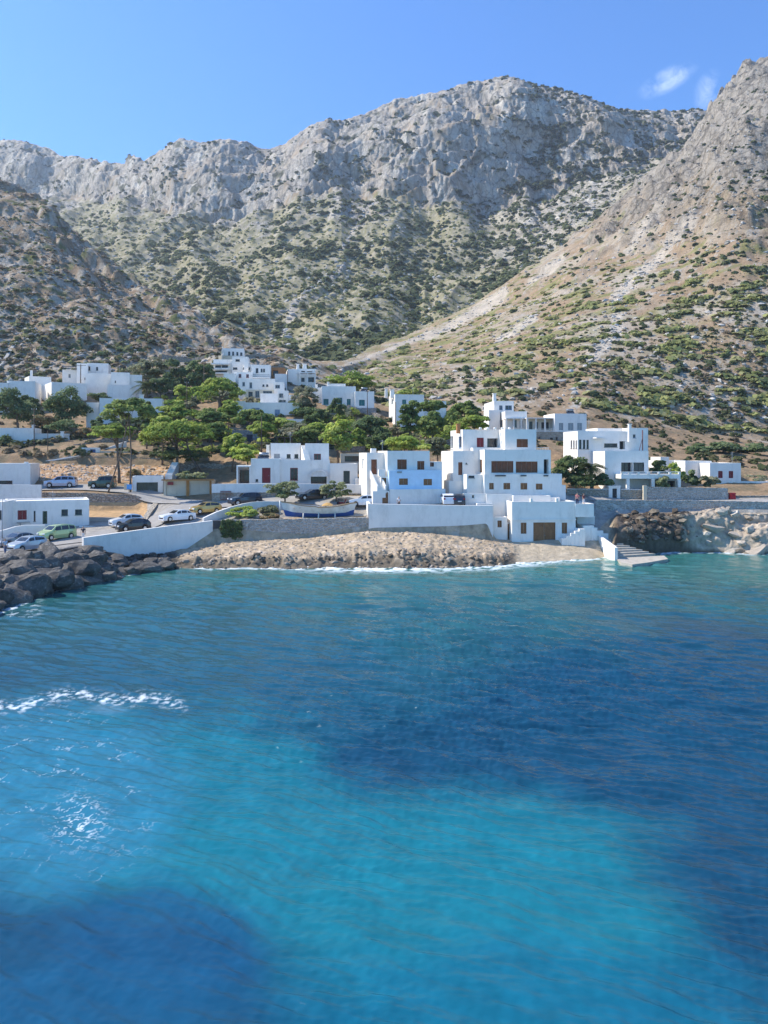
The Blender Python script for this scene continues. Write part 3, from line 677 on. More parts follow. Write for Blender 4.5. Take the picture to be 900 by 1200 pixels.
    def rail(s, px0, px1, Y, a, pyt, pyb, name='railing', mat=None, n=None):
        a = R(a); A = (X_(px0, Y), Y); T = (math.cos(a), math.sin(a)); w = ray_s(A, T, px1); z1, z0 = Z_(pyt, Y), Z_(pyb, Y); m = MB()
        for z in (z1, z0 + .08): m.box((A[0] + T[0] * w / 2, A[1] + T[1] * w / 2, z), (w, .05, .05), a)
        n = n or max(3, int(w / .22))
        for i in range(n + 1): m.box((A[0] + T[0] * w * i / n, A[1] + T[1] * w * i / n, (z0 + z1) / 2), (.03, .03, z1 - z0), a)
        m.build(name, mat or WHITE, s.root)
    def stairs(s, pts, width_dir, width, name='stairs', mat=None, n=8):
        """solid flight between two world points (top first)"""
        a, b = Vector(pts[0]), Vector(pts[1]); m = MB(); wd_ = Vector((*width_dir, 0)) * width; zb = min(a.z, b.z) - 1.0
        for i in range(n):
            p = a.lerp(b, i / n); q = a.lerp(b, (i + 1) / n); z = a.z + (b.z - a.z) * (i + .5) / n - .002 * i
            vs_ = [(p.x, p.y, zb), (q.x, q.y, zb), (q.x + wd_.x, q.y + wd_.y, zb), (p.x + wd_.x, p.y + wd_.y, zb)]
            vs_ += [(x, y, z) for x, y, _ in vs_]
            m.add(vs_, [(3, 2, 1, 0), (4, 5, 6, 7), (0, 1, 5, 4), (1, 2, 6, 5), (2, 3, 7, 6), (3, 0, 4, 7)])
        m.build(name, mat or WHITE, s.root)
    def done(s, name='wall'):
        for k, (m, mat) in s.w.items():
            s.last = m.build(name, mat, s.root)
        return s

# ================================================================== THE HOUSES
# blue and white house above the sea wall
h = House('blue_white_house', 'two storey house with sky blue painted lower storey and brown shutters above the sea wall', 478, 103)
h.box(430, 103.6, 456, 12, 588, 530.5, 6, [(435, 441.7, 538.4, 555.7, 'd', BROWN)], [(424.5, 427, 538, 550, 's', WHITE)])
h.box(454, 102.2, 503.5, 12, 588, 528.3, 6.5, [(465.6, 476.7, 538.4, 550, 's', BROWN), (489, 497.3, 540.3, 550.4, 's', BROWN)])
h.box(456, 101.6, 517.5, 12, 574, 551.4, 6.4, [(467.7, 478, 560.7, 568.3, 's', BROWN2), (496.4, 506.3, 561.3, 568.7, 's', BROWN2)], mat=BLUEP, dz=.0, par=.2)
h.box(457, 101.2, 522, 12, 589, 573.6, 6.6, par=.02, mat=WHITE)
h.box(503, 104.6, 518, 12, 560, 541, 3, [(504, 508.5, 541.8, 546.8, 's', BROWN)], par=.2)
h.box(446.5, 101.9, 456.5, 12, 590, 558.5, 1.6, [(447.2, 452.7, 560, 575, 'd', BROWN2)], par=.1)
h.box(437, 100.8, 456.6, 12, 590.5, 575.5, 1.4, [(448, 455, 577, 590, 'd', BROWN2)], par=.05)
Pst = W(434.5, 103.0, 556.3); Qst = W(443, 100.9, 574.5)
h.stairs([Pst, Qst], (1, .2), 1.0, n=9)
for k_ in range(2):
    mm = MB(); o_ = Vector((1.06 * k_ - .12, .2 * k_, 0)); a_, b_ = Pst + o_, Qst + o_
    mm.add([a_ + Vector((0, 0, -.4)), b_ + Vector((0, 0, -.4)), b_ + Vector((0, 0, .55)), a_ + Vector((0, 0, .55)), a_ + Vector((.16, .03, -.4)), b_ + Vector((.16, .03, -.4)), b_ + Vector((.16, .03, .55)), a_ + Vector((.16, .03, .55))],
           [(0, 1, 2, 3), (7, 6, 5, 4), (3, 2, 6, 7), (1, 0, 4, 5), (2, 1, 5, 6), (0, 3, 7, 4)]); mm.build('stair_parapet', WHITE, h.root)
mm = MB(); mm.box(W(447.2, 102.6, 554), (.9, .5, .9), R(12)); mm.build('meter_box', WHITE, h.root)
mm = MB(); mm.box(W(468, 101.9, 553.2), (.62, .3, .22), R(12)); mm.build('air_conditioner', GREYM, h.root)
mm = MB(); mm.box(W(500, 102.9, 553.6), (.95, .2, .16), R(12)); mm.build('vent_grille', DARKM, h.root)
h.chimney(437.5, 105, 531, 525.5, .8, cap=False)
h.done()
# white service box under the stair
# big stepped villa
h = House('stepped_villa', 'large three storey white villa with wide brown shutters and stepped terraces', 600, 106)
h.box(542.3, 106.5, 594, 9, 530, 503.3, 7, [(558.8, 567, 513, 524, 's', REDP), (571, 584, 513.7, 524.2, 'o', DARKM)], [(528, 531, 511, 526, 'g', WHITE), (537.3, 541, 511.5, 525, 'g', BLUEF)], par=.15)
h.box(591.8, 104.6, 628.5, 9, 530, 503.0, 7, [(605.5, 618.7, 514.5, 524.2, 's', BROWN)], par=.3)
h.box(531, 104.6, 570, 9, 575, 528.4, 7, [(537, 542, 541.7, 556.7, 'd', BROWN), (545.8, 547.2, 542.3, 543.8, 'g', DARKM)], par=.4)
h.box(568, 102.6, 645.5, 9, 556, 527.0, 7.5, [(575.8, 601.7, 540.3, 554, 's', BROWN), (604.5, 630, 540.8, 554, 's', BROWN), (637.3, 643, 538.3, 555.2, 'o', DARKM)], [(560, 565, 538.5, 553.5, 's', BROWN2)], par=.5)
h.box(567.6, 102.1, 658.5, 9, 584, 555.6, 7, [(573.3, 578.7, 566, 573.5, 's', BROWN2), (590, 598, 566, 573.5, 's', BROWN2), (610, 618, 566, 573.7, 's', BROWN2), (628, 635.8, 566.8, 573.8, 's', BROWN2)], par=.55)
for p0, p1 in ((580, 593), (610, 617), (637, 642.5)):
    mm = MB(); Yh = 102.05 + (p0 - 568) * .018; mm.box(W((p0 + p1) / 2, Yh, 557.5), ((p1 - p0) * .114, .12, .16), R(9)); mm.build('drain_slot', DARKM, h.root)
h.box(554.5, 105.0, 592.5, 9, 530, 524.6, 1.4, par=.25)
h.box(547, 102.6, 566, 9, 575, 556, 3.6, [(549, 556, 557.5, 560, 'g', DARKM)], par=.6)
h.box(526.5, 104.2, 549, 12, 578, 563.5, 2.6, par=.5); h.box(528.5, 105.4, 548, 12, 575, 556.5, 2.0, par=.3)
h.box(648, 104.5, 656, 9, 580, 570, 3, [(650, 655.5, 570.8, 582, 'g', GREYM)], par=.1); h.box(655.5, 103.8, 663, 9, 588, 568.5, 2.0, par=.1)
h.chimney(537, 108, 503, 497.5, .5, TERRA)
h.rail(626, 643, 104.2, 9, 524.6, 528.2)
for i in range(5):
    mm = MB(); p_ = W(563 + i * 8.5, 106.6, 501.9); mm.tube([p_ + Vector((0, 0, -.25)), p_, p_ + Vector((0, 0, .12))], [.16, .22, .18], 10); mm.build('plant_pot', WHITE, h.root)
h.done()
# terrace in front of the villa
h = House('villa_terrace', 'long low white terrace wall between the villa and the boathouse roof', 590, 100.6, 'terrace')
h.box(543, 101.0, 570, 5, 592, 578.3, .4, [(553, 556, 580, 584, 'g', WHITE)], par=.02, dz=3.5)
h.box(570, 100.9, 600, 5, 596, 579.2, .4, par=.02, dz=3.5); h.box(601.5, 100.4, 645, 5, 596, 581, 3, par=.5, dz=3)
h.box(644, 101.2, 656, 5, 592, 583, 2, par=.02, dz=3)
h.done()
# boathouse
h = House('boathouse', 'white boathouse with double brown doors at the top of the slipway', 636, 98)
bb = h.box(600, 98, 674.5, 5, 637, 588, 7.2, [(610.3, 617, 612.5, 625.5, 's', BROWN2), (625, 651, 612.2, 637, 'd', BROWN2), (658.3, 664.7, 612.5, 625.3, 's', BROWN2)],
      [(585, 586.5, 599.5, 601.5, 'g', DARKM), (586.5, 588.2, 590, 592, 'g', DARKM)], par=.7, dz=1.5)
mm = MB(); A_, T_ = bb['A'], bb['T']; zc = Z_(609.2, 98); mm.box((A_[0] + T_[0] * bb['w'] / 2 - T_[1] * -.05, A_[1] + T_[1] * bb['w'] / 2 - .06, zc), (bb['w'] + .1, .13, .12), R(5)); mm.build('string_course', WHITE, h.root)
for px in (622.5, 652.5):
    mm = MB(); mm.box((X_(px, 98.1 + (px - 600) * .01), 98.05 + (px - 600) * .01 + .05, Z_(586.4, 98)), (.3, .4, .5), R(5)); mm.build('parapet_pillar', WHITE, h.root)
h.box(674.3, 98.5, 696, 5, 606, 590.5, 7, par=.6, dz=0)
h.box(676.5, 101.5, 697, 5, 640, 605, 3.5, par=.02, dz=.5)
h.box(684, 98.6, 696, 5, 626, 616, 3.0, par=.02, dz=1.0)
# stepped walls beside the doors
for p0, p1, t in ((658.5, 664, 631), (664, 669, 628), (669, 674, 625), (674, 679, 622.5), (679, 685.5, 620)):
    h.box(p0, 97.2, p1, 5, 640, t, 1.6, par=.02, dz=.4)
for p0, p1, t in ((693, 700, 618.5), (700, 707, 622), (707, 713, 625.5)): h.box(p0, 98.6 + (p0 - 693) * .02, p1, 5, 632, t, .5, par=.02, dz=1.5)
h.done()
# bath annex left of the boathouse
h = House('small_annex', 'small white annex with two square windows beside the boathouse', 580, 98.6, 'outbuilding')
h.box(564, 98.7, 594.5, 3, 632, 606, 3.0, [(566.7, 571.7, 609.7, 616.7, 's', BROWN2), (583, 588, 610, 618, 's', BROWN2)], par=.15, dz=1)
h.box(594.4, 99.3, 599, 3, 634, 613, 2.4, [(594.9, 598, 613.8, 633, 'd', BROWN2)], par=.02, dz=1)
h.box(559, 100.0, 577.5, 3, 610, 590, 2.0, par=.05, dz=3); h.done()

# pale terraced house above the villa
h = House('hillside_villa', 'white two level house with a chimney behind the pines above the villa roof', 590, 146)
h.box(579, 150, 602, 4, 500, 469.8, 6.5, [(585, 589, 475, 480.5, 'g', BLUEF), (592, 600, 475, 480.5, 'g', BLUEF)], [(565, 567.5, 476, 481, 'g', WHITE)])
h.box(573, 148.5, 586, 4, 505, 480.5, 5); h.box(592, 145.5, 617.5, 4, 505, 482, 6.5, [(600.8, 605.8, 492, 501, 'g', GREYM), (609, 613, 493, 501, 'g', GREYM)], [(587, 589, 492, 500.5, 'g', DARKM)])
h.slab(593, 620, 144.3, 4, 489.8, 490.8, 2.6, 'pergola_roof', WHITE, 4, 503); h.chimney(579.3, 151, 470, 461.5, .65); h.done()
h = House('stone_based_house', 'white house with grey shutters standing on a beige stone storey', 655, 143)
h.box(650, 143.5, 687.5, 4, 505, 484.6, 7.5, [(655, 660, 495.7, 504.2, 's', GREYM), (665.7, 672, 495.7, 504.2, 's', GREYM), (676.5, 682, 495.7, 504.2, 's', GREYM)], par=.2)
h.box(617, 146.5, 651, 4, 505, 490.3, 4, [(620, 624, 494, 503, 'g', DARKM), (627, 631, 494, 503, 'g', WHITE), (634.5, 637.5, 495, 503.5, 's', DARKM), (640, 643, 495, 503.5, 's', DARKM)], par=.15)
h.box(626.5, 142.6, 661, 4, 528, 506, 4.4, [(629.4, 634, 511.3, 523.5, 'g', GREYM), (644.5, 648, 513, 523.5, 'g', DARKM), (651, 654, 512, 523, 'g', GREYM)], mat=STONEB, par=.1)
h.slab(617, 650, 143.6, 4, 489.4, 490.4, 3.0, 'pergola_roof', WHITE, 4, 504); h.rail(627, 652, 142.7, 4, 502.5, 506); h.done()
# right hand villa
h = House('cubic_villa', 'white cubic villa with slit windows and a columned veranda above the cliff wall', 715, 112)
h.box(677, 117, 737, 6, 545, 505, 6.5, [(678.5, 681.5, 515.3, 526, 'g', DARKM), (683, 686, 515.5, 526, 'g', DARKM), (687.3, 690, 515.5, 526.2, 'g', DARKM), (708, 723.5, 519.6, 524, 'g', DARKM), (726, 732.5, 517, 526.5, 'o', DARKM)],
      [(668.7, 670.3, 516, 525.5, 'g', DARKM), (671.7, 673.3, 516, 525.5, 'g', DARKM), (674.5, 676, 516, 525.5, 'g', DARKM)], par=.3)
h.box(700, 120, 737, 6, 520, 501.8, 5, par=.2)
h.box(736.5, 118, 759.5, 6, 545, 501.5, 6, [(741.7, 745, 509, 513.3, 'g', BLUEF)], par=.25)
h.box(709, 112, 760, 6, 570, 528.6, 5.6, [(728, 741.5, 542, 553.5, 'o', DARKM), (742.3, 755, 542, 553.5, 'g', DARKM)], par=.75)
h.slab(699, 712, 115.5, 6, 512.4, 513.6, 1.6, 'canopy'); h.chimney(737.8, 117, 513, 497.5, .45)
h.slab(728, 797.5, 109.6, 4, 555.8, 561, 2.6, 'veranda_roof', None, 0); h.slab(728, 797.5, 109.5, 4, 552.8, 553.6, .35, 'veranda_parapet')
for px in (729, 738, 748, 760, 772, 785, 796):
    mm = MB(); mm.box((X_(px, 109.8), 109.8, (Z_(553.6, 109.7) + Z_(555.8, 109.7)) / 2), (.3, .25, .27), R(4)); mm.build('parapet_block', WHITE, h.root)
for px in (735.5, 765, 795.5):
    mm = MB(); mm.box((X_(px, 109.9), 109.9, (Z_(561, 109.9) + Z_(574, 109.9)) / 2), (.42, .42, Z_(561, 109.9) - Z_(574, 109.9) - .02), R(4)); mm.build('column', WHITE, h.root)
h.box(758, 113.6, 796, 4, 573, 561.5, 3, [(763, 771, 563.5, 572.5, 'o', DARKM), (782, 791, 563.5, 572.5, 'o', DARKM)], mat=CREAM, par=.02)
mm = MB(); q = W(753, 113, 528); t_ = W(753, 113, 504); mm.tube([q, t_], .07, 6); mm.tube([q + Vector((-.5, 0, 0)), W(753, 113, 513)], .04, 6); mm.build('mast', simple('rusty_mast', (.16, .04, .03), .7), h.root)
h.done()
h = House('small_white_house', 'small flat roofed white house with two brown windows at the far right', 850, 119)
h.box(832, 118.5, 868.3, 3, 568, 542.6, 7, [(841.6, 847, 552, 560.3, 's', REDP), (854, 859.3, 552, 560.3, 's', REDP)], par=.2)
h.box(803, 122, 834, 3, 566, 540.2, 6, [(822, 825.8, 552, 557.5, 's', REDP)], par=.2)
h.box(833, 117.6, 905, 3, 582, 568.2, 2.5, [(855, 857.5, 571, 579, 'g', DARKM), (863.8, 867.6, 570.5, 580, 'o', DARKM), (876, 879, 570.5, 579, 'g', DARKM)], mat=WHITE2, par=.1)
h.box(868, 118.9, 906, 3, 582, 564, 4, par=.1); h.done()
h = House('distant_low_house', 'long low white building glimpsed behind the bushes right of the villa', 780, 126)
h.box(766, 126, 803, 3, 552, 539.5, 4, par=.1); h.box(774, 125, 784, 3, 552, 535.5, 4, par=.1); h.done()

# house with dark red windows
h = House('red_window_house', 'white two level house with dark red door and window frames behind the round tamarisks', 345, 111)
h.box(294, 110.6, 328, 5, 568, 537.4, 6, [(307, 317, 548.2, 566, 'd', REDP), (299.5, 302.5, 561.5, 564.5, 'g', DARKM)], par=.2)
h.box(327, 111.2, 386.5, 5, 568, 539, 6, [(340, 349, 548.3, 563, 'g', REDP), (364.2, 382.8, 556, 570, 'o', DARKM)], par=.2)
h.box(317, 114.5, 352, 5, 545, 519.3, 5, [(321, 328, 531.8, 537, 's', GREYM), (336, 340.5, 532.2, 537, 'g', DARKM), (345, 349.5, 532.2, 537, 'g', DARKM)], par=.2)
h.box(357.5, 113.2, 385.5, 5, 545, 519.5, 5, [(368, 376, 531.8, 543.3, 'g', REDP)], par=.2)
h.stairs([W(353, 114.2, 521), W(357, 111.8, 538)], (1, .08), .8, n=9); h.chimney(314, 115.5, 538, 522, .5)
h.rail(364, 384, 111.9, 5, 541, 545, mat=DARKM)
ar = MB()      # arched hood over the wide opening
for i in range(12):
    a0, a1 = math.pi * i / 12, math.pi * (i + 1) / 12; c_ = W(373.5, 110.9, 558.5)
    f_ = lambda a, r, y: (c_.x - math.cos(a) * r * 1.18, c_.y + y, c_.z + math.sin(a) * r * .85)
    for y in (-.12,): ar.quad(f_(a0, .92, y), f_(a1, .92, y), f_(a1, 1.12, y), f_(a0, 1.12, y))
    ar.quad(f_(a0, 1.12, -.12), f_(a1, 1.12, -.12), f_(a1, 1.12, .3), f_(a0, 1.12, .3)); ar.quad(f_(a0, .92, .3), f_(a1, .92, .3), f_(a1, .92, -.12), f_(a0, .92, -.12))
    ar.quad(f_(a0, 0, -.03), f_(a1, 0, -.03), f_(a1, .93, -.03), f_(a0, .93, -.03))
ar.build('arch', WHITE2, h.root)
h.slab(277, 294, 110.2, 5, 545.5, 547.2, 3.4, 'porch_roof', None, 2, 567); h.box(279, 113.8, 294, 5, 568, 547.5, 1.0, [(281, 292, 551, 566, 'o', DARKM)], mat=STONEG, par=.02)
h.done()
h = House('lean_to_house', 'single storey white annex with one dark door between the red windowed and blue houses', 402, 111, 'outbuilding')
h.box(386.5, 111.6, 419, 5, 568, 543.3, 5, [(402.5, 410, 551.8, 567, 'o', DARKM)], par=.2); h.box(417, 110.6, 428, 5, 572, 561, 2.5, par=.1)
h.box(399, 119, 424, 5, 545, 531.5, 3, [(404, 421, 534.5, 541, 'o', DARKM)], mat=CREAM, par=.02); h.done()
h = House('grey_stone_cottage', 'grey stone cottage with a dark blue door half hidden by pines', 290, 134, 'cottage')
h.box(272, 134, 306, 10, 528, 504, 5, [(289, 296, 509.3, 521, 'd', simple('navy_paint', (.02, .03, .07), .5))], mat=STONEG, par=.1)
h.slab(324, 343, 131, 5, 512, 513, 3, 'pergola_roof', WOODP, 3, 520); h.done()
h = House('stone_pen', 'low stone building with a timber canopy above the red windowed house', 412, 128, 'outbuilding')
h.box(398, 128, 428, 5, 540, 523, 4, mat=STONE, par=.05); h.done()

# garages
h = House('open_garage', 'white open fronted garage with a dark interior beside the road', 173, 112.3, 'garage')
h.box(155, 112.3, 191, 14, 587, 558.2, 5, [(159.8, 185, 565.3, 586, 'o', DARKM)], par=.1); h.done()
h = House('double_garage', 'beige double garage with pale doors in ochre timber frames', 220, 112, 'garage')
h.box(191.6, 111.9, 248, 4, 588, 563.4, 4, [(194.5, 218, 566.5, 586.6, 'd', CREAM), (222, 245, 566, 586.6, 'd', CREAM)], mat=CREAM, par=.05)
for p0, p1 in ((218.4, 221.8), (245.6, 248)):
    mm = MB(); mm.box(W((p0 + p1) / 2, 111.88 + (p0 - 191) * .01, 575.3), ((p1 - p0) * .125, .2, 3.0), R(4)); mm.build('frame_post', ORANGE, h.root)
mm = MB(); mm.box(W(220, 111.9, 562.4), (7.4, .7, .18), R(4)); mm.build('frame_beam', ORANGE, h.root)
mm = MB(); mm.box(W(199.7, 111.78, 566.6), (.85, .06, .45), R(4)); mm.build('notice_board', REDP, h.root)
h.done()

# left quay
h = House('quayside_house', 'long single storey white house with small windows behind the parked cars at left', 55, 97, py=628)
h.box(4, 94, 104.5, 24, 628, 587.6, 6, [(20.7, 31.3, 598, 609, 's', REDP), (39.5, 41.6, 598.7, 611, 'g', DARKM), (50, 55.3, 599, 614, 'd', GREENP), (72, 79.5, 597, 604.3, 'g', GREENP), (88, 96, 597, 603.3, 'g', GREENP)], par=.18)
mm = MB(); mm.box(W(27.5, 94.9, 612), (1.5, .5, .07), R(24)); mm.box(W(24, 94.5, 614), (.08, .4, .4), R(24)); mm.box(W(31, 95.3, 614), (.08, .4, .4), R(24)); mm.build('bench', GREYM, h.root)
h.done()
h = House('edge_house', 'white house corner with a dark window at the left edge behind the quay', 0, 93, py=628)
h.box(-46, 90, 2.6, 8, 628, 588.5, 5, [(-3, 1.8, 598, 609, 'g', DARKM)], par=.15); h.done()
h = House('upper_road_house', 'plain white block house above the road at the left edge', 15, 115)
h.box(-40, 113, 35.5, 12, 572, 543.3, 6, [(-12, 14.5, 563.3, 567.4, 'g', DARKM)], par=.15); mm = MB(); mm.box(W(31, 115, 542.6), (.5, .4, .35)); mm.build('chimney', WHITE, h.root); h.done()
# far left village
h = House('walled_white_house', 'white house with a shaded blank wall behind the left hand trees', 40, 172)
h.box(-40, 163, 9, 15, 480, 447.5, 8, par=.3); h.box(8, 166, 41, 16, 480, 446, 9, [(14, 18, 455, 462, 'g', WHITE)], par=.9); h.box(60.5, 172, 102, 34, 476, 447.5, 12, par=.5)
h.box(34, 178, 60, 34, 476, 440.6, 6, par=.3); h.chimney(36.8, 180, 441, 434, .5, cap=False); h.done()
h = House('roof_terrace_house', 'tall white house with small dark windows high on the left above the long wall', 100, 190)
h.box(73, 188, 90, 20, 450, 433, 6, [(80, 83, 438, 443, 'g', WHITE)], par=.1); mm = MB(); mm.box(W(81.5, 188.6, 430), (3.3, 2.5, .16), R(20)); mm.box(W(74, 188.2, 431.5), (.1, 2.2, .6), R(20)); mm.box(W(89, 189, 431.5), (.1, 2.2, .6), R(20)); mm.build('solar_panel', simple('dark_panel', (.05, .055, .07), .3), h.root)
h.box(90, 186, 103, 20, 452, 425.5, 5, [(99, 101.5, 442.5, 445, 'g', DARKM)], par=.1); h.box(102, 190, 127, 14, 446, 425.3, 6, [(103.6, 105.8, 429.3, 434, 'g', DARKM), (112.6, 115, 430, 434, 'g', DARKM)], par=.15); h.done()
h = House('long_shaded_house', 'long bluish shaded white wall of a house left of the palm', 130, 180)
h.box(100, 181, 131, 18, 466, 437, 7, par=.2); h.box(130, 179, 152, 18, 464, 436, 7, [(134.5, 135.8, 446, 448.5, 'g', DARKM)], par=.2); h.box(151, 181, 166.5, 18, 464, 439, 7, par=.2); h.box(126, 173, 158, 18, 470, 450.5, 4, par=.2); h.done()
h = House('low_cube_house', 'small white cube building above the umbrella pine at left', 125, 152)
h.box(116.5, 152, 136, 20, 490, 466.3, 6, par=.15); h.box(101, 152.5, 116, 12, 490, 471.5, 5, par=.1); h.box(136, 160, 190, 10, 476, 466.5, 4, par=.1)
h.chimney(166, 161, 468, 463, .9); h.done()
h = House('roadside_low_house', 'long low shaded white building above the stone walls at left edge', 20, 140)
h.box(-60, 136, 40, 10, 525, 501, 5, par=.15, mat=WHITE); h.box(40, 139, 81.5, 16, 528, 508, 5, par=.15, mat=WHITE2); h.chimney(73, 139.5, 509, 506, .6); h.chimney(39, 137, 501, 498.5, .5); h.done()

# hill top cluster
G5 = 'white houses stepping up the hill behind the pines'
def farhouse(name, label, px, Y, boxes, extra=None, cat='house'):
    h = House(name, label, px, Y, cat, G5)
    for b_ in boxes:
        kw = b_[7] if len(b_) > 7 else {}; h.box(*b_[:6], b_[6], **kw)
    if extra: extra(h)
    h.done()
gw = lambda *q: [(a, b, c, d, 'g', m_) for a, b, c, d, m_ in q]
farhouse('hilltop_house', 'topmost white house of the cluster with a row of four small windows', 270, 197,
    [(261.5, 198, 286, 8, 424, 408, 7, dict(wins=gw((267.3, 269.8, 412, 416.5, DARKM), (272, 274.3, 412, 416.5, GREENP), (277, 279.3, 412.5, 416.5, GREENP), (281.5, 284, 413, 416.8, DARKM)), lwins=gw((259, 260, 411, 415, WHITE)), par=.2)),
     (256, 195.5, 272, 8, 426, 416.5, 4, dict(mat=CREAM, par=.3))])
def bal(h):
    for y in (427.5, 433.5, 438.5): h.slab(247.5, 268, 189.2, 6, y - 2.2, y - .6, 1.2, 'balcony')
farhouse('balcony_house', 'white block with three stacked balconies at left of the hill cluster', 258, 192,
    [(250, 190.5, 272, 6, 444, 421, 7, dict(wins=[(252, 259, 428, 431, 'o', DARKM), (260, 267, 428, 431, 'o', DARKM), (252, 266, 434.5, 437.5, 'o', DARKM)], par=.3))], bal)
farhouse('mid_cluster_house', 'white terraced house below the topmost house with long slot windows', 283, 188,
    [(272, 190, 291, 6, 440, 418, 6, dict(wins=gw((273, 278, 430.5, 433, DARKM), (276, 281, 421, 423.5, DARKM)), par=.2)), (284.5, 188, 297, 6, 445, 427, 6, dict(wins=gw((285, 288, 430.5, 433, DARKM), (289.5, 293, 430.5, 433, DARKM)), par=.2)),
     (274, 184, 296, 6, 456, 436, 6, dict(wins=gw((279.7, 282.8, 438.3, 442.3, REDP), (288.5, 291.6, 438.5, 442.5, REDP)), par=.2)), (262, 181, 276, 6, 462, 437.5, 5, dict(par=.2)), (286, 187, 291, 6, 430, 422.5, 3)])
farhouse('railed_balcony_house', 'white house with a dark balcony rail beside the terracotta shed', 306, 185,
    [(294.5, 185.5, 317, 6, 446, 427.3, 6, dict(wins=gw((299.7, 302.7, 431.5, 437, DARKM), (305.5, 307.7, 432, 436, DARKM), (308.3, 310.5, 432, 436, DARKM)), par=.2))],
    lambda h: (h.slab(296, 316, 183.6, 6, 442, 443, 1.3, 'balcony'), h.rail(296.3, 315.7, 183.7, 6, 438.8, 442, mat=DARKM)))
farhouse('terracotta_shed', 'small terracotta coloured building in the hill cluster', 325, 191,
    [(315.5, 190, 334, 6, 444, 430.5, 5, dict(mat=TERRA, par=.1, wins=[(320, 326, 434, 440, 'o', DARKM)])), (322, 186, 336, 6, 450, 438, 4, dict(par=.1, mat=WHITE2))], cat='shed')
farhouse('wide_terrace_house', 'wide white house with a shaded beige terrace in the middle of the cluster', 305, 176,
    [(279.5, 178, 322, 6, 462, 443.5, 6, dict(wins=gw((284, 287, 447.7, 452.5, GREYM), (292.3, 295.5, 448, 455, GREYM), (307.6, 309.8, 450.5, 453, DARKM), (312, 314.3, 450.5, 453, DARKM)), par=.25)),
     (321, 176.5, 333, 6, 462, 447.5, 5, dict(wins=gw((322.5, 328, 451, 455, GREYM)))), (288, 175.5, 321, 6, 470, 456.5, 3, dict(mat=CREAM, wins=[(291, 296, 459, 466, 'o', DARKM), (299, 304, 458, 466, 'g', GREYM), (308, 319, 458, 462, 'g', GREYM)]))])
farhouse('corner_terrace_house', 'white block with a roof terrace and outside stair right of the beige terrace', 325, 172,
    [(305, 172, 326, 6, 476, 461, 5, dict(par=.3)), (325, 173, 338, 6, 476, 457.5, 5, dict(wins=gw((327, 332, 461, 466, GREYM), (327, 335, 468.5, 471.5, GREYM)), par=.3)), (337, 173.5, 341, -30, 478, 463, 3, dict(par=.02))])
farhouse('blue_shutter_house', 'broad white house with grey blue shutters at the foot of the hill cluster', 315, 166,
    [(285, 165, 351, 8, 500, 471.5, 8, dict(wins=[(295, 304, 478, 482.6, 's', BLUEF), (322, 328, 480, 490, 's', BLUEF), (339.5, 345.5, 482.3, 491, 's', BLUEF)], par=.3)), (272.5, 164, 287, 8, 500, 469.8, 5, dict(wins=[(276, 281, 478.5, 482.5, 's', GREYM)])),
     (320, 160.5, 360, 8, 500, 491, 4, dict(par=.3))])
def t10(h): h.chimney(349, 195, 431, 427, .7); h.chimney(357, 196, 431, 427, 1.0); h.slab(351, 370, 191.2, 8, 436, 437, 1.6, 'balcony', None, 3, 450)
farhouse('arcade_house', 'separate white house with dark arcades at the right end of the hill cluster', 350, 193,
    [(348, 193.5, 369.5, 10, 455, 432, 7, dict(wins=[(353, 357.5, 434.5, 438, 'o', DARKM), (359.5, 366, 435, 438.5, 'o', DARKM), (353, 357, 442.5, 447.5, 'o', DARKM), (360, 368, 442, 447.8, 'o', DARKM)], lwins=gw((343.5, 344.6, 436, 450, GREYM)), par=.25)),
     (337, 192, 348.2, 10, 456, 432.5, 7, dict(par=.25))], t10)
h = House('teal_shutter_house', 'low white house with teal shutters left of the tall house', 400, 176)
h.box(377, 177, 417, 6, 485, 452.5, 6, [(379, 385, 467.5, 474.5, 's', TEAL), (395, 401, 466, 474, 's', TEAL), (406.5, 411, 467.5, 475, 's', TEAL)], par=.25)
h.box(384, 178.5, 405, 6, 470, 449.5, 5, [(396, 400, 457.5, 459.5, 'g', DARKM)], par=.2); h.box(416, 176, 438.5, 6, 485, 458.5, 6, [(420.7, 427.5, 468.5, 475.5, 's', TEAL)], par=.2)
h.box(366, 178.5, 379, 6, 476, 454, 5, par=.3); h.chimney(371, 180, 455, 451, .5); h.chimney(384.5, 178, 453, 448, .5); h.box(406, 173, 441, 4, 492, 478, 3, mat=STONEG, par=.05); h.done()
h = House('tall_house', 'tall three storey white house with a sunlit left wall beside the dark pines', 470, 166)
h.box(463, 166, 497, 10, 512, 462, 7, [(471.3, 476, 468.3, 473.7, 's', TEAL), (484, 489, 469, 474, 's', TEAL)], [(454.5, 455.8, 468, 472, 'g', TEAL), (459, 460.3, 468, 472.5, 'g', TEAL), (454.5, 456, 489, 495, 'g', DARKM), (458.6, 460, 488, 494, 'g', DARKM)], par=.3)
h.chimney(452.5, 170, 463, 456, .6); h.chimney(459.5, 168, 463, 457, .9); h.box(497, 170, 523, 6, 485, 470, 5, par=.15); h.done()

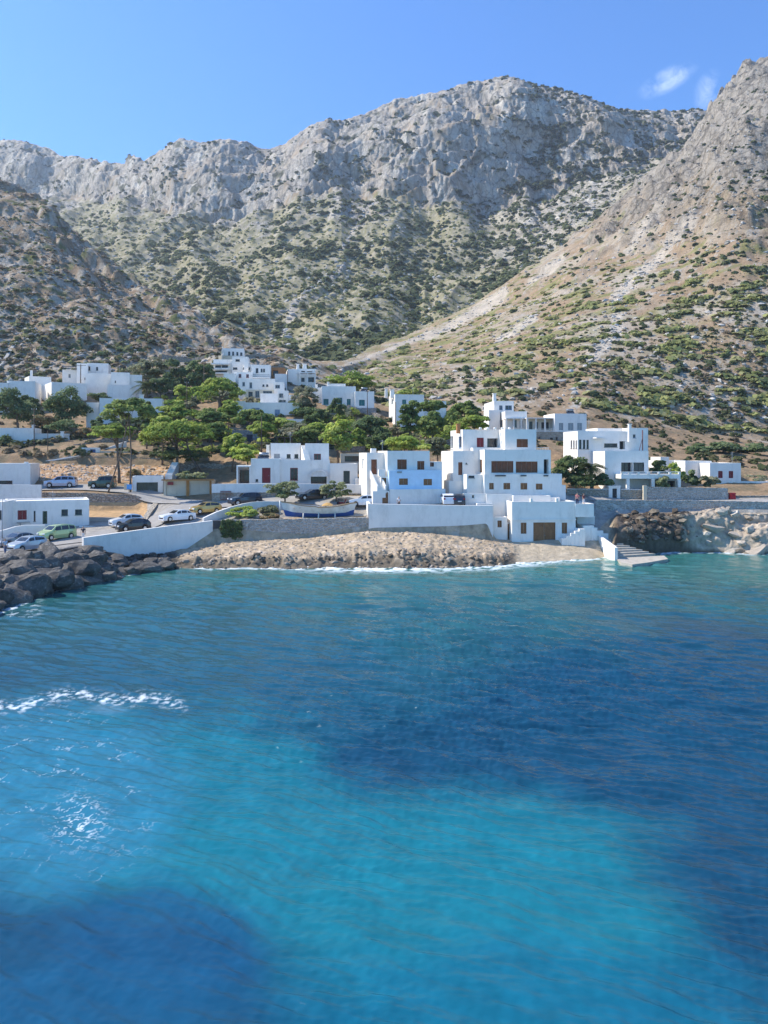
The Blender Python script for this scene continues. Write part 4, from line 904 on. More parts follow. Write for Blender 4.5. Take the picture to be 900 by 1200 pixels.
# roof clutter: aerials and solar water heaters are things of their own
def aerial(label, px, Y, py0, h=1.8):
    b_ = W(px, Y, py0); m = MB(); m.tube([b_ + Vector((0, 0, -.5)), b_ + Vector((0, 0, h))], .03, 5)
    for k, w_ in enumerate((1.0, .7, .85, .6)): m.box(b_ + Vector((0, 0, h - .12 - .16 * k)), (w_, .03, .03), .5)
    tag(m.build('roof_aerial', GREYM), label, 'aerial', 'aerials on the roofs')
for q in (('aerial on the upper roof of the red windowed house', 340, 116, 520), ('aerial on the left part of the blue and white house roof', 448, 106, 531), ('aerial at the back of the stepped villa roof', 612, 109, 504), ('aerial on the stone based house roof', 676, 148, 485),
    ('aerial on the roof of the quayside house', 62, 98, 588.5, 1.4), ('aerial on the small white house at the far right', 858, 121, 543), ('aerial on the tall house roof', 484, 170, 463), ('aerial on the blue shutter house roof', 332, 169, 472), ('aerial on the long shaded house roof', 140, 183, 437), ('aerial on the cubic villa left block', 690, 120, 505)): aerial(*q)
def heater(label, px, Y, py0, rz=.2):
    b_ = W(px, Y, py0); r_ = empty('solar_water_heater', b_, label, 'water heater', 'solar water heaters on the roofs'); ux = Vector((math.cos(rz), math.sin(rz), 0))
    m = MB(); m.tube([b_ + Vector((0, .3, .75)) - ux * .7, b_ + Vector((0, .3, .75)) + ux * .7], .26, 12); m.build('tank', GREYM, r_)
    m = MB(); a_ = b_ + Vector((0, -.9, -.1)); c_ = b_ + Vector((0, .15, .55)); m.quad(a_ - ux * .8, a_ + ux * .8, c_ + ux * .8, c_ - ux * .8); d_ = Vector((0, .05, -.07)); m.quad(c_ - ux * .8 + d_, c_ + ux * .8 + d_, a_ + ux * .8 + d_, a_ - ux * .8 + d_); m.quad(a_ - ux * .8 + d_, a_ + ux * .8 + d_, a_ + ux * .8, a_ - ux * .8); m.build('collector', GLASS, r_)
    m = MB()
    for s_ in (-.6, .6): m.tube([b_ + ux * s_ + Vector((0, .3, -.5)), b_ + ux * s_ + Vector((0, .3, .6))], .03, 5)
    m.build('frame', GREYM, r_)
heater('water heater on the left wing of the red windowed house', 309, 113, 538.3); heater('water heater on the roof of the stone based house', 668, 147, 485.3); heater('water heater on the roof of the teal shutter house', 427, 178, 459)
# ------------------------------------------------------------------ free standing and retaining walls
def wall(name, label, pts, thick, mat, cat='wall', group=None, rough=0.0, zb=None, coping=None, base=None, h=None):
    """pts: (px, Y, py of the top); foot goes into the ground"""
    P0 = [Vector((X_(a, b), b, Z_(c, b) if h is None else ground(X_(a, b), b) + h)) for a, b, c in pts]; pl = []
    for a, b in zip(P0, P0[1:]):
        n = max(1, int((b.xy - a.xy).length / .5)) if rough else max(1, int((b.xy - a.xy).length / 1.5))
        for i in range(n): pl.append(a.lerp(b, i / n))
    pl.append(P0[-1]); m = MB(); n = len(pl); k = []
    for i, p in enumerate(pl):
        d = (pl[min(i + 1, n - 1)] - pl[max(i - 1, 0)]); d.z = 0; d.normalize(); nn = Vector((-d.y, d.x, 0)) * thick / 2
        zt = p.z + (random.uniform(-1, 1) * rough)
        gz = min(ground(p.x + nn.x, p.y + nn.y), ground(p.x - nn.x, p.y - nn.y)) - .5 if zb is None else Z_(zb, p.y)
        gz = min(gz, zt - .3); j = Vector((0, random.uniform(-1, 1) * rough * .5, 0))
        k += [(p.x - nn.x * -1, p.y + nn.y + j.y, gz), (p.x - nn.x, p.y - nn.y + j.y, gz), (p.x - nn.x, p.y - nn.y + j.y, zt), (p.x + nn.x, p.y + nn.y + j.y, zt)]
    fs = []
    for i in range(n - 1):
        a, b = i * 4, i * 4 + 4
        fs += [(a + 1, b + 1, b + 2, a + 2), (a + 2, b + 2, b + 3, a + 3), (a + 3, b + 3, b, a)]
    fs += [(0, 1, 2, 3), ((n - 1) * 4 + 3, (n - 1) * 4 + 2, (n - 1) * 4 + 1, (n - 1) * 4)]
    m.add(k, fs)
    if coping is None: return tag(m.build(name, mat), label, cat, group)
    root = empty(name, (P0[0].x, P0[0].y, P0[0].z - 1), label, cat, group); m.build('masonry', mat, root); c = MB()
    for a, b in zip(pl, pl[1:]):
        mid = (a + b) / 2; L = (b - a).length; rz = math.atan2(b.y - a.y, b.x - a.x); h0 = coping[1]
        sl = (b.z - a.z) / max(.01, (b.xy - a.xy).length); d = Vector((math.cos(rz), math.sin(rz), 0)) * ((b.xy - a.xy).length / 2); nn = Vector((-math.sin(rz), math.cos(rz), 0)) * (thick / 2 + .05)
        q = []
        for dz in (.0, h0):
            for s1, s2 in ((-1, -1), (1, -1), (1, 1), (-1, 1)):
                v_ = mid + d * s1 + nn * s2; q.append((v_.x, v_.y, mid.z + s1 * (b.z - a.z) / 2 + dz - coping[2]))
        c.add(q, [(3, 2, 1, 0), (4, 5, 6, 7), (0, 1, 5, 4), (2, 3, 7, 6)] + ([(3, 0, 4, 7)] if a is pl[0] else []) + ([(1, 2, 6, 5)] if b is pl[-1] else []))
    c.build('coping', coping[0], root); return root
wall('quay_wall', 'long sloping white wall between the parked cars and the breakwater', [(97, 85.0, 630), (140, 88.4, 624), (180, 91.6, 618.5), (215, 94.2, 614), (248.5, 96.5, 610)], .4, WHITE)
wall('wall_end', 'short dark grey wall between the white quay wall and the green creeper', [(249.5, 96.7, 610), (259, 96.9, 610)], .5, simple('dark_stone', (.10, .09, .085), .9, .15, 3, .2, bmp=.5))
wall('curved_parapet', 'low curving white parapet above the garden left of the boat', [(238, 98, 607), (253, 99.4, 600), (269, 101, 594.3), (284.5, 102.2, 590.3), (296, 102.6, 588.2), (313, 102.8, 587.2), (334, 102.9, 588)], .35, WHITE2)
wall('shore_stone_wall', 'rough dry stone retaining wall under the wooden boat', [(259, 96.8, 610), (285, 97.0, 609), (340, 97.5, 608), (390, 97.9, 607), (431.5, 98.2, 606)], .6, STONEP, rough=.06)
wall('sea_wall', 'tall plain white sea wall below the blue and white house', [(432, 97.9, 590.3), (500, 98.0, 591.5), (545, 98.1, 592.2), (577.5, 98.2, 592.4)], .45, WHITE)
wall('sea_wall_return', 'short white wall running back from the left end of the tall sea wall', [(432.6, 98.5, 590), (429.5, 103.5, 586)], .35, WHITE)
wall('cliff_road_wall', 'long grey stone parapet along the road above the dark cliff', [(697.5, 104.9, 585.3), (730, 105.4, 586), (790, 105.8, 586), (850, 105.8, 587), (908, 105.3, 588.2)], .5, STONEP, rough=.03, zb=601)
wall('villa_garden_wall', 'pale stone garden wall left of the white gate', [(664, 110, 573.2), (713, 109.8, 573.4)], .4, STONEB, rough=.03, coping=(WHITE2, .1, .02))
wall('gate_side_wall', 'short pale stone wall between the white gate and the taller stone wall', [(727.5, 109.8, 573.8), (757, 109.6, 574)], .4, STONEB, rough=.03, coping=(WHITE2, .1, .02))
wall('tall_garden_wall', 'taller pale stone wall in front of the right hand shrubs', [(757.5, 109.2, 570.5), (803, 109.3, 571), (852, 109.5, 572)], .5, STONEP, rough=.03)
wall('wall_pillar', 'cream pillar at the left end of the taller stone wall', [(753.5, 108.8, 569), (757.5, 108.8, 569)], .5, CREAM)
wall('low_roadside_wall', 'low brown stone wall right of the red bin at the right edge', [(861, 110.5, 580.5), (908, 110.5, 581)], .45, STONE, rough=.03)
wall('terrace_wall', 'low white terrace wall with stone base in front of the red windowed house', [(248.5, 108.2, 567.5), (300, 108.3, 567), (360, 108.3, 567.3), (431, 108, 568.5)], .35, STONEB, coping=(WHITE, 1.25, 1.2))
wall('upper_white_wall', 'shaded white garden wall between the left edge house and the quayside house', [(-30, 106, 567.5), (48.5, 106.5, 568.2)], .35, WHITE2)
wall('roadside_stone_wall', 'brown stone retaining wall below the road with the parked silver car', [(50, 110.2, 577), (105, 110.3, 577.5), (155, 110.5, 579.5), (167, 110.4, 583)], .5, STONE, rough=.05)
wall('ramp_wall', 'pale rendered wall running up beside the bright ramp', [(168, 99.5, 610), (174.5, 103.5, 600), (183, 109, 589)], .7, STONEB, rough=.02)
wall('road_back_wall', 'stone wall behind the silver car on the upper road', [(50, 118.2, 566.3), (100, 118.4, 566.5), (146, 118, 566.8)], .5, STONE, rough=.05)
wall('road_pillar', 'beige pillar beside the blue road sign', [(146, 113.5, 566.5), (150.5, 113.5, 566.5)], .5, CREAM)
wall('coped_wall', 'dark stone wall with a white coping rising to the right above the bare earth', [(36, 128.6, 545), (60, 128.8, 540), (96, 129.1, 534)], .5, STONE, rough=.02, coping=(WHITE, .22, .05))
wall('field_wall', 'long dark stone wall along the top of the bare earth slope', [(96, 129.3, 534.6), (150, 129.4, 536), (188, 129.2, 537)], .5, STONE, rough=.06)
wall('back_stone_wall', 'high brown stone wall rising from the left edge behind the poles', [(-30, 133.5, 545), (0, 134, 540), (40, 135, 530), (95, 137, 519.5)], .5, STONE, rough=.08)
wall('sloping_stone_wall', 'brown stone wall climbing to the right behind the blue gate', [(96, 137.5, 520), (125, 139, 513), (150, 141, 507.5)], .5, STONE, rough=.08)
wall('white_sloping_coping', 'thin white wall sloping up behind the leaning pine trunks', [(113, 132.5, 529), (148, 136, 517)], .3, WHITE2)
wall('balustrade_wall', 'beige balustrade wall behind the tall pine trunks', [(117, 131, 528.5), (157, 131, 529)], .35, CREAM); wall('balustrade_end', 'beige pierced parapet left of the big bright pine', [(159, 131, 529.5), (200, 131, 530)], .35, CREAM)
wall('quay_curved_wall', 'low curving white wall behind the silver cars on the quay', [(-8, 87.5, 624.5), (6, 88.3, 620.5), (18, 89, 617), (30, 89.5, 615.3), (53, 90.2, 615.2)], .3, WHITE)
wall('quay_end_wall', 'short white wall right of the quayside house behind the green car', [(93, 96.6, 616), (114, 97, 617)], .3, WHITE)
wall('concrete_yard_wall', 'low concrete wall behind the black and white cars', [(105, 100.5, 606), (140, 100.8, 606.5)], .3, CONC)
wall('hill_path_wall', 'pale stone wall climbing the brown hillside at the left edge', [(-6, 201, 446), (4, 206, 437), (17, 217, 425), (30, 232, 414)], .8, simple('pale_path_stone', (.46, .42, .36), .9, .15, 1, .2), rough=.1, h=.5)
for i, q in enumerate([[(148, 205, 421), (165, 207, 413), (190, 206, 409)], [(190, 215, 407), (225, 216, 404), (250, 214, 406)], [(278, 208, 431), (300, 210, 427), (332, 212, 426)], [(268, 218, 420), (300, 220, 417), (325, 221, 417)], [(404, 176, 484), (425, 175, 482), (446, 172, 487)], [(425, 150, 503), (450, 148, 509)],
    [(356, 140, 513), (380, 139, 518), (412, 139, 520)], [(412, 137, 520), (450, 137, 519)], [(492, 137, 515), (530, 136, 517)], [(300, 131, 517), (330, 132, 520)], [(200, 124, 543), (240, 124, 543), (276, 123, 545)]]):
    lb = ['old field wall among rocks above the palm', 'highest dry stone terrace wall left of the hill cluster', 'dry stone terrace wall just right of the terracotta shed', 'upper dry stone terrace wall above the arcade house', 'pale terrace wall below the teal shutter house', 'terrace wall left of the tall house foot',
          'dry stone wall behind the red windowed house', 'dry stone wall above the lean to roof', 'dry stone wall below the dark pines', 'dark terrace wall behind the grey cottage', 'dark retaining wall under the big bright pine'][i]
    wall('terrace_stone_wall', lb, q, .6, STONE, rough=.15, group='dry stone terrace walls in the village', cat='terrace wall', h=1.1 if i not in (9, 10) else None)
# gates
h = House('garden_gate', 'white arched gateway with a dark door in the stone wall', 720, 109.6, 'gate')
h.box(713.5, 109.4, 727, 4, 588, 570, .8, [(717.7, 723, 572.5, 587.5, 'd', DARKM)], par=.02, dz=.5)
h.slab(712.6, 728, 109.3, 4, 569.4, 570.3, 1.0, 'cap'); h.done()
h = House('blue_gate', 'short white wall section holding a blue door', 106, 131, 'gate')
h.box(95.5, 130.5, 117, 5, 537, 524.5, .4, [(105.5, 112, 526.5, 536.5, 'd', simple('blue_door_paint', (.08, .13, .28), .5))], par=.02, dz=.8); h.done()
h = House('red_gate', 'red barred gate in the stone base of the terrace wall', 264, 108, 'gate'); h.rail(258.5, 270.5, 107.7, 2, 576, 586, 'bars', REDP, 7)
mm = MB(); mm.box(W(264.5, 107.9, 576.5), (1.5, .2, .3)); mm.build('lintel', CONC, h.root)
h = House('white_stair', 'white sunlit outside stair beside the open garage', 197, 117, 'stair'); h.stairs([W(202, 122, 541), W(193.5, 114.6, 557)], (1, .1), 1.0, n=10, mat=WHITE2); h.done()
# pier with steps
def gz(px, py, z): Y = (CAMZ - z) * F / (py - HY); return Vector((X_(px, Y), Y, z))
PIER = simple('worn_pier_stone', (.47, .42, .345), .9, .12, 1.2, .2, bmp=.5, dirt=((.25, .20, .15), .6))
pr = empty('stone_pier', gz(745, 656, .3), 'stone pier with broad steps and a white side wall right of the slipway', 'pier')
def prism(m, poly, zt, zb_):
    n = len(poly); zt = zt if isinstance(zt, (list, tuple)) else [zt] * n
    m.add([(p.x, p.y, zb_) for p in poly] + [(p.x, p.y, z) for p, z in zip(poly, zt)], [tuple(range(n))[::-1], tuple(range(n, 2 * n))] + [(i, (i + 1) % n, (i + 1) % n + n, i + n) for i in range(n)])
m = MB(); prism(m, [gz(728, 659, .38), gz(741, 661.5, .38), gz(760, 659, .38), gz(783, 655, .38), gz(778, 651, .38), gz(722, 654, .38)], .38, -1.6); m.build('platform', PIER, pr)
a0, a1 = gz(722, 653.5, .38), gz(768, 650.5, .38); b0, b1 = gz(704, 633, 1.9), gz(716, 634, 1.9)
for i in range(7):
    t, t2 = i / 7, (i + 1) / 7; m = MB(); L0, L1 = a0.lerp(b0, t), a0.lerp(b0, 1.0); R0, R1 = a1.lerp(b1, t), a1.lerp(b1, 1.0)
    prism(m, [L0, R0, R1, L1], .38 + 1.5 * t2, -.8); m.build('step', PIER, pr)
m = MB(); prism(m, [b0, b1, gz(712, 626, 2.3), gz(691, 626, 2.3)], [1.95, 1.95, 2.3, 2.3], -.5); m.build('landing', PIER, pr)
m = MB(); q0, q1 = gz(689.5, 628, 2.0), gz(720.5, 654, .5); dv = (q1 - q0); nn = Vector((-dv.y, dv.x, 0)).normalized() * .35
m.add([(q0.x, q0.y, -.4), (q1.x, q1.y, -.8), (q1.x, q1.y, 1.75), (q0.x, q0.y, 3.0), (q0.x + nn.x, q0.y + nn.y, -.4), (q1.x + nn.x, q1.y + nn.y, -.8), (q1.x + nn.x, q1.y + nn.y, 1.75), (q0.x + nn.x, q0.y + nn.y, 3.0)],
      [(0, 1, 2, 3), (7, 6, 5, 4), (3, 2, 6, 7), (1, 5, 6, 2), (0, 3, 7, 4)]); m.build('side_wall', WHITE, pr)
# road ribbon
def ribbon(name, label, pts, width, mat, lift=.05):
    P0 = [Vector((X_(a, b), b, 0)) for a, b in pts]; pl = []
    for a, b in zip(P0, P0[1:]):
        n = max(1, int((b - a).length / .8))
        for i in range(n): pl.append(a.lerp(b, i / n))
    pl.append(P0[-1])
    for _ in range(12): pl = [pl[0]] + [(pl[i - 1] + pl[i] * 2 + pl[i + 1]) / 4 for i in range(1, len(pl) - 1)] + [pl[-1]]
    m = MB(); k = []; nn_ = 9
    for i, p in enumerate(pl):
        d = (pl[min(i + 1, len(pl) - 1)] - pl[max(i - 1, 0)]).normalized(); nv = Vector((-d.y, d.x, 0))
        for j in range(nn_):
            q = p + nv * width * (j / (nn_ - 1) - .5); k.append((q.x, q.y, max(ground(q.x, q.y), ground(q.x, q.y + .4), ground(q.x, q.y - .4)) + lift))
    m.add(k, [(i * nn_ + j + 1, i * nn_ + j, (i + 1) * nn_ + j, (i + 1) * nn_ + j + 1) for i in range(len(pl) - 1) for j in range(nn_ - 1)], True)
    return tag(m.build(name, mat), label, 'road', kind='structure')
ROAD = simple('worn_concrete_road', (.36, .335, .30), .9, .1, .7, .2, bmp=.3, dirt=((.24, .215, .18), .5))
ribbon('road', 'pale concrete road', [(-30, 80), (40, 84.5), (110, 90), (160, 95.5), (195, 102), (225, 106), (270, 107), (340, 105.6), (420, 104.6)], 4.2, ROAD)
ribbon('road', 'upper road', [(30, 115), (90, 115), (150, 113.5), (200, 109.5), (230, 107.6)], 3.4, ROAD, .07)
ribbon('road', 'cliff road', [(690, 107.8), (780, 107.6), (905, 107.6)], 2.6, ROAD)
# ------------------------------------------------------------------ foliage
def leaf_mat(name, tr=.48):
    m, nt, b = new_mat(name); at = N(nt, 'ShaderNodeAttribute', attribute_name='Col')
    nt.links.new(at.outputs['Color'], b.inputs['Base Color']); b.inputs['Roughness'].default_value = .75; b.inputs['Specular IOR Level'].default_value = .2
    t = nt.nodes.new('ShaderNodeBsdfTranslucent'); nt.links.new(at.outputs['Color'], t.inputs[0])
    mx = nt.nodes.new('ShaderNodeMixShader'); mx.inputs[0].default_value = tr
    nt.links.new(b.outputs[0], mx.inputs[1]); nt.links.new(t.outputs[0], mx.inputs[2]); nt.links.new(mx.outputs[0], nt.nodes['Material Output'].inputs[0]); MATS[name] = m; return m
LEAF = leaf_mat('foliage'); BARK = simple('pine_bark', (.16, .12, .09), .9, .2, 4, .2, bmp=.5)
rg = np.random.default_rng(21)
def leaf_cloud(cent, rad, n, size, cols, flat=.0):
    """n leaves in every lobe; returns quad verts and colours"""
    cent = np.asarray(cent); rad = np.asarray(rad); L = len(cent)
    d = rg.normal(size=(L, n, 3)); d /= np.linalg.norm(d, axis=2, keepdims=True); d[..., 2] = np.where(d[..., 2] < -.35, -d[..., 2] * .6, d[..., 2])
    r = rg.uniform(.45, 1.08, (L, n, 1)) ** .55; p = cent[:, None, :] + d * r * rad[:, None, :]
    nrm = d + rg.normal(size=(L, n, 3)) * .55; nrm[..., 2] += flat; nrm /= np.linalg.norm(nrm, axis=2, keepdims=True)
    a = np.cross(nrm, rg.normal(size=(L, n, 3))); a /= np.linalg.norm(a, axis=2, keepdims=True) + 1e-6; b = np.cross(nrm, a)
    s = size * rg.uniform(.55, 1.3, (L, n, 1)) * .5
    q = np.stack([p - a * s - b * s * .6, p + a * s * .9 - b * s * .8, p + a * s * 1.1 + b * s * .6, p - a * s * .7 + b * s * .9], 2).reshape(-1, 3)
    cols = np.asarray(cols) * 1.55; ci = rg.integers(0, len(cols), L); c = cols[ci][:, None, :] * rg.uniform(.72, 1.3, (L, n, 1)) * rg.uniform(.85, 1.15, (L, 1, 1))
    return q, np.repeat(c.reshape(-1, 3), 4, 0)
def cloud_obj(name, q, c, root, mat=None):
    off = np.array(wloc(root)); nf = len(q) // 4
    return np_mesh(name, q - off, np.arange(nf * 4).reshape(-1, 4), [mat or LEAF], {'Col': c}, smooth=False, parent=root)
PAL = {'umbrella': [(.23, .27, .055), (.18, .235, .045), (.27, .30, .075), (.14, .19, .04)], 'pine': [(.125, .165, .05), (.15, .195, .055), (.20, .235, .07), (.095, .13, .04)],
       'round': [(.12, .155, .065), (.09, .125, .05), (.15, .18, .085)], 'dark': [(.08, .11, .045), (.10, .135, .05), (.12, .15, .055)], 'tamarisk': [(.19, .205, .10), (.24, .245, .13), (.16, .18, .08)],
       'olive': [(.18, .185, .11), (.145, .155, .08), (.22, .21, .13)], 'bright': [(.27, .31, .06), (.21, .265, .055), (.31, .34, .09)], 'rust': [(.24, .16, .08), (.17, .15, .07), (.27, .20, .10)]}
def tree(name, label, kind, px, Y, x0, x1, y0, y1, pal=None, cat='tree', group=None, trunks=None, lobes=None, per=None):
    pal = PAL[pal or kind]; base = gpx(px, Y); root = empty(name, base, label, cat, group)
    xs_ = 1.1 if kind != 'bush' else 1.0; cx, hw = X_((x0 + x1) / 2, Y), (x1 - x0) / F * Y / 2 * xs_; zt, zb_ = Z_(y0, Y), Z_(y1, Y); hh = (zt - zb_) / 2; cz = (zt + zb_) / 2; dp = hw * .85
    sc = Y / 110.0; cs, rs = [], []
    if kind in ('umbrella',):
        n = lobes or 46
        for i in range(n):
            a = rg.uniform(0, 6.283); r = math.sqrt((i + .5) / n); r *= rg.uniform(.85, 1.02)
            x, y = math.cos(a) * r * hw * .84, math.sin(a) * r * dp * .84
            z = cz + hh * (.72 - 1.0 * r ** 2.6) + rg.uniform(-.22, .22) * hh; s = rg.uniform(.65, 1.15)
            cs.append((cx + x, Y + y, z)); rs.append((hw * .20 * s, hw * .20 * s, min(hh * .42, hw * .13) * s))
    else:
        n = lobes or {'pine': 34, 'round': 34, 'dark': 30, 'tamarisk': 30, 'bush': 18}.get(kind, 26)
        for i in range(n):
            d = rg.normal(size=3); d /= np.linalg.norm(d); r = rg.uniform(.35, .86)
            wdt = 1.0 if kind != 'pine' else (1.0 - .35 * max(0, d[2]))
            x, y, z = d[0] * r * hw * wdt, d[1] * r * dp * wdt, d[2] * r * hh
            if kind == 'bush' and z < 0: z *= .6
            s = rg.uniform(.6, 1.25); k = .30 if kind != 'tamarisk' else .26
            cs.append((cx + x, Y + y, cz + z)); rs.append((hw * k * s, hw * k * s, min(hh, hw) * k * s * (.75 if kind == 'pine' else .95)))
    per = per or {'umbrella': 150, 'pine': 160, 'round': 150, 'dark': 150, 'tamarisk': 170, 'bush': 110}.get(kind, 110)
    q, c = leaf_cloud(cs, rs, per, (.30 if kind != 'tamarisk' else .2) * sc ** .6, pal, flat=.7)
    cr = cloud_obj('crown', q, c, root)
    if kind != 'bush':
        m = MB(); tr = trunks or [(px, None, 1.0)]
        for tpx, bpx, k in tr:
            b0 = gpx(bpx if bpx is not None else tpx, Y) + Vector((0, 0, -.3)); r0 = max(.12, hw * .05) * k
            top = Vector((cx + (X_(tpx, Y) - cx) * .5, Y, cz - hh * .15)); mid = b0.lerp(top, .5) + Vector((rg.uniform(-.2, .2), 0, 0)) * hw * .3
            m.tube([b0, b0.lerp(mid, .5) + Vector((rg.uniform(-.08, .08), 0, 0)), mid, mid.lerp(top, .6), top], [r0 * 1.25, r0, r0 * .85, r0 * .7, r0 * .4], 8)
            for j in range(7):
                t = rg.uniform(.35, .95); st = mid.lerp(top, t) if t > .2 else mid; e = Vector(cs[int(rg.integers(len(cs)))])
                mp_ = st.lerp(e, .5) + Vector((0, 0, -.08 * (e - st).length)); m.tube([st, mp_, e], [r0 * .45, r0 * .3, r0 * .12], 5)
        m.build('trunk', BARK, root)
    return root
def palm(name, label, px, Y, cpx, cpy, rpx, nfr=26, group=None):
    base = gpx(px, Y); root = empty(name, base, label, 'palm', group); c = W(cpx, Y, cpy); Rr = rpx / F * Y
    m = MB(); m.tube([base + Vector((0, 0, -.3)), base.lerp(c, .5), c + Vector((0, 0, -.1))], [.3, .24, .2], 9); m.build('trunk', BARK, root); qs, cl = [], []
    for i in range(nfr):
        a = i * 2.4; el = rg.uniform(-.15, 1.1); L = Rr * rg.uniform(.85, 1.1); dh = Vector((math.cos(a), math.sin(a), 0)); pts = []
        for k in range(8):
            t = k / 7; pts.append(c + dh * L * t * math.cos(el * (1 - t * .5)) + Vector((0, 0, L * (math.sin(el) * t - .65 * t * t))))
        for k in range(7):
            for j in range(4):
                t = (k + j / 4) / 7; p = pts[k].lerp(pts[k + 1], j / 4); sd_ = Vector((-dh.y, dh.x, 0)); ll = L * .24 * math.sin(math.pi * min(.95, t * .85 + .12)); tg = (pts[k + 1] - pts[k]).normalized()
                for s in (-1, 1):
                    e = p + sd_ * s * ll + tg * ll * .6 - Vector((0, 0, ll * .35)); w_ = tg * L * .016
                    qs += [p - w_, p + w_, e + w_ * .3, e - w_ * .3]; k_ = rg.uniform(.7, 1.3); cl += [(.075 * k_, .10 * k_, .035 * k_)] * 4
    cloud_obj('fronds', np.array([tuple(v) for v in qs]), np.array(cl), root); return root
GP = 'pines growing between the village houses'; GB = 'shrubs and bushes in the village'
T = tree
T('leaning_pine', 'tall umbrella pine with one upright and one leaning bare trunk beside the blue sign', 'umbrella', 152, 112, 118, 183, 468, 501, trunks=[(152, 153, .55), (153, 126, .5)], pal='pine', lobes=50)
T('pine_tree', 'lower bright tuft of pine behind the two bare trunks', 'pine', 140, 118, 106, 165, 494, 516, 'umbrella', group=GP)
T('broad_tree', 'big round dark green tree in front of the shaded white houses', 'round', 78, 150, 53, 102, 452, 505)
T('broad_tree', 'loose green tree at the left edge in front of the white houses', 'round', 22, 148, -8, 41, 454, 500)
palm('palm_tree', 'palm with drooping fronds beside the long shaded white wall', 172, 175, 172, 452, 19)
T('broad_tree', 'pale olive tree at the left of the hilltop grove', 'round', 175, 186, 152, 200, 419, 448, 'olive')
T('broad_tree', 'tall dark tree in the middle of the hilltop grove', 'dark', 208, 184, 190, 226, 417, 468, 'round', lobes=40)
T('broad_tree', 'dark tree at the right of the hilltop grove beside the balcony house', 'dark', 238, 183, 220, 252, 419, 468, 'round', lobes=40)
T('umbrella_pine', 'wide flat topped pine with a single bare trunk below the hill cluster', 'umbrella', 258, 160, 226, 288, 444, 475, lobes=40)
T('pine_tree', 'small bright pine left of the flat topped pine', 'pine', 212, 168, 201, 227, 448, 472, 'bright', group=GP)
T('pine_tree', 'dark pine behind the crown of the leaning pine', 'pine', 172, 134, 160, 186, 468, 512, group=GP)
T('pine_tree', 'broad pine with brownish green top above the big bright pine', 'pine', 204, 140, 180, 228, 468, 500, 'umbrella', group=GP)
T('pine_tree', 'dark low pine between the flat topped pine and the cottage', 'pine', 246, 140, 226, 270, 476, 500, group=GP)
T('umbrella_pine', 'largest bright green umbrella pine spreading above the garages', 'umbrella', 215, 122, 162, 257, 495, 530, trunks=[(205, 208, .7), (225, 236, .6)], lobes=70)
T('bush', 'dark shrubs under the largest umbrella pine', 'bush', 215, 124, 178, 250, 525, 546, 'dark', 'bush', GB)
T('pine_tree', 'dark pine left of the grey cottage roof', 'umbrella', 292, 136, 268, 322, 481, 506, 'pine', group=GP)
T('pine_tree', 'bright yellow green pine left of the grey cottage door', 'pine', 272, 121, 256, 292, 506, 538, 'bright', group=GP)
T('pine_tree', 'bright low pine just left of the red windowed house', 'pine', 290, 118, 270, 309, 518, 544, 'bright', group=GP)
T('pine_tree', 'thin pine beside the grey cottage door', 'umbrella', 306, 128, 288, 324, 494, 516, group=GP)
T('olive_tree', 'olive coloured tree behind the red windowed house', 'round', 350, 137, 320, 378, 495, 520, 'olive')
T('pine_tree', 'bright yellow green pine rising behind the red windowed house roof', 'pine', 397, 122, 376, 417, 489, 532, 'bright', group=GP, lobes=44)
T('pine_tree', 'pine left of the bright one behind the red windowed house', 'pine', 372, 132, 352, 388, 492, 515, 'umbrella', group=GP)
T('round_tree', 'rounded mid green tree below the teal shutter house and left of the tall house', 'round', 434, 141, 412, 456, 484, 514, 'round')
T('bush', 'dark round bush in front of the teal shutter house', 'bush', 397, 160, 385, 409, 467, 494, 'dark', 'bush', GB)
T('bush', 'low green bush left of the teal shutter house', 'bush', 378, 162, 366, 388, 478, 495, 'round', 'bush', GB)
T('olive_tree', 'grey green wispy tree between the arcade house and the teal shutter house', 'tamarisk', 355, 172, 340, 374, 450, 482, 'olive')
T('bush', 'dark shrub below the grey green wispy tree', 'bush', 350, 166, 336, 372, 472, 492, 'dark', 'bush', GB)
T('pine_tree', 'airy dark pine in front of the tall house', 'pine', 480, 140, 467, 496, 466, 512, group=GP, lobes=40)
T('pine_tree', 'dense dark pine in the middle of the group by the tall house', 'pine', 507, 138, 489, 526, 482, 514, group=GP, lobes=46)
T('pine_tree', 'flat upper crown above the dense dark pine', 'umbrella', 506, 143, 488, 524, 470, 486, 'pine', group=GP)
T('pine_tree', 'dark pine just left of the stepped villa roof', 'umbrella', 545, 138, 523, 566, 471, 500, 'pine', group=GP)
T('pine_tree', 'lighter pine touching the left corner of the stepped villa roof', 'pine', 556, 130, 538, 574, 484, 504, 'umbrella', group=GP)
T('pine_tree', 'bright yellow green pine just behind the blue and white house roof', 'pine', 474, 117, 448, 502, 508, 532, 'bright', group=GP, lobes=44)
T('olive_tree', 'dull olive shrub between the blue and white house and the villa', 'round', 512, 121, 497, 527, 511, 534, 'olive')
T('bush', 'flat green bush on the roofline behind the tall house', 'bush', 480, 180, 467, 493, 454.5, 466, 'bright', 'bush', GB)
T('olive_tree', 'light olive thicket on the slope above the teal shutter house', 'round', 408, 196, 384, 440, 435, 458, 'umbrella')
T('tamarisk', 'round feathery tamarisk in front of the red door', 'tamarisk', 333, 104, 312, 353, 561, 587, group='tamarisks by the boat')
T('tamarisk', 'paler round tamarisk standing behind the stern of the boat', 'tamarisk', 394, 104.5, 375, 411, 562, 585, group='tamarisks by the boat')
T('bush', 'dark green shrubbery right of the stepped villa', 'bush', 662, 112, 645, 690, 533, 576, 'dark', 'bush', GB, lobes=40)
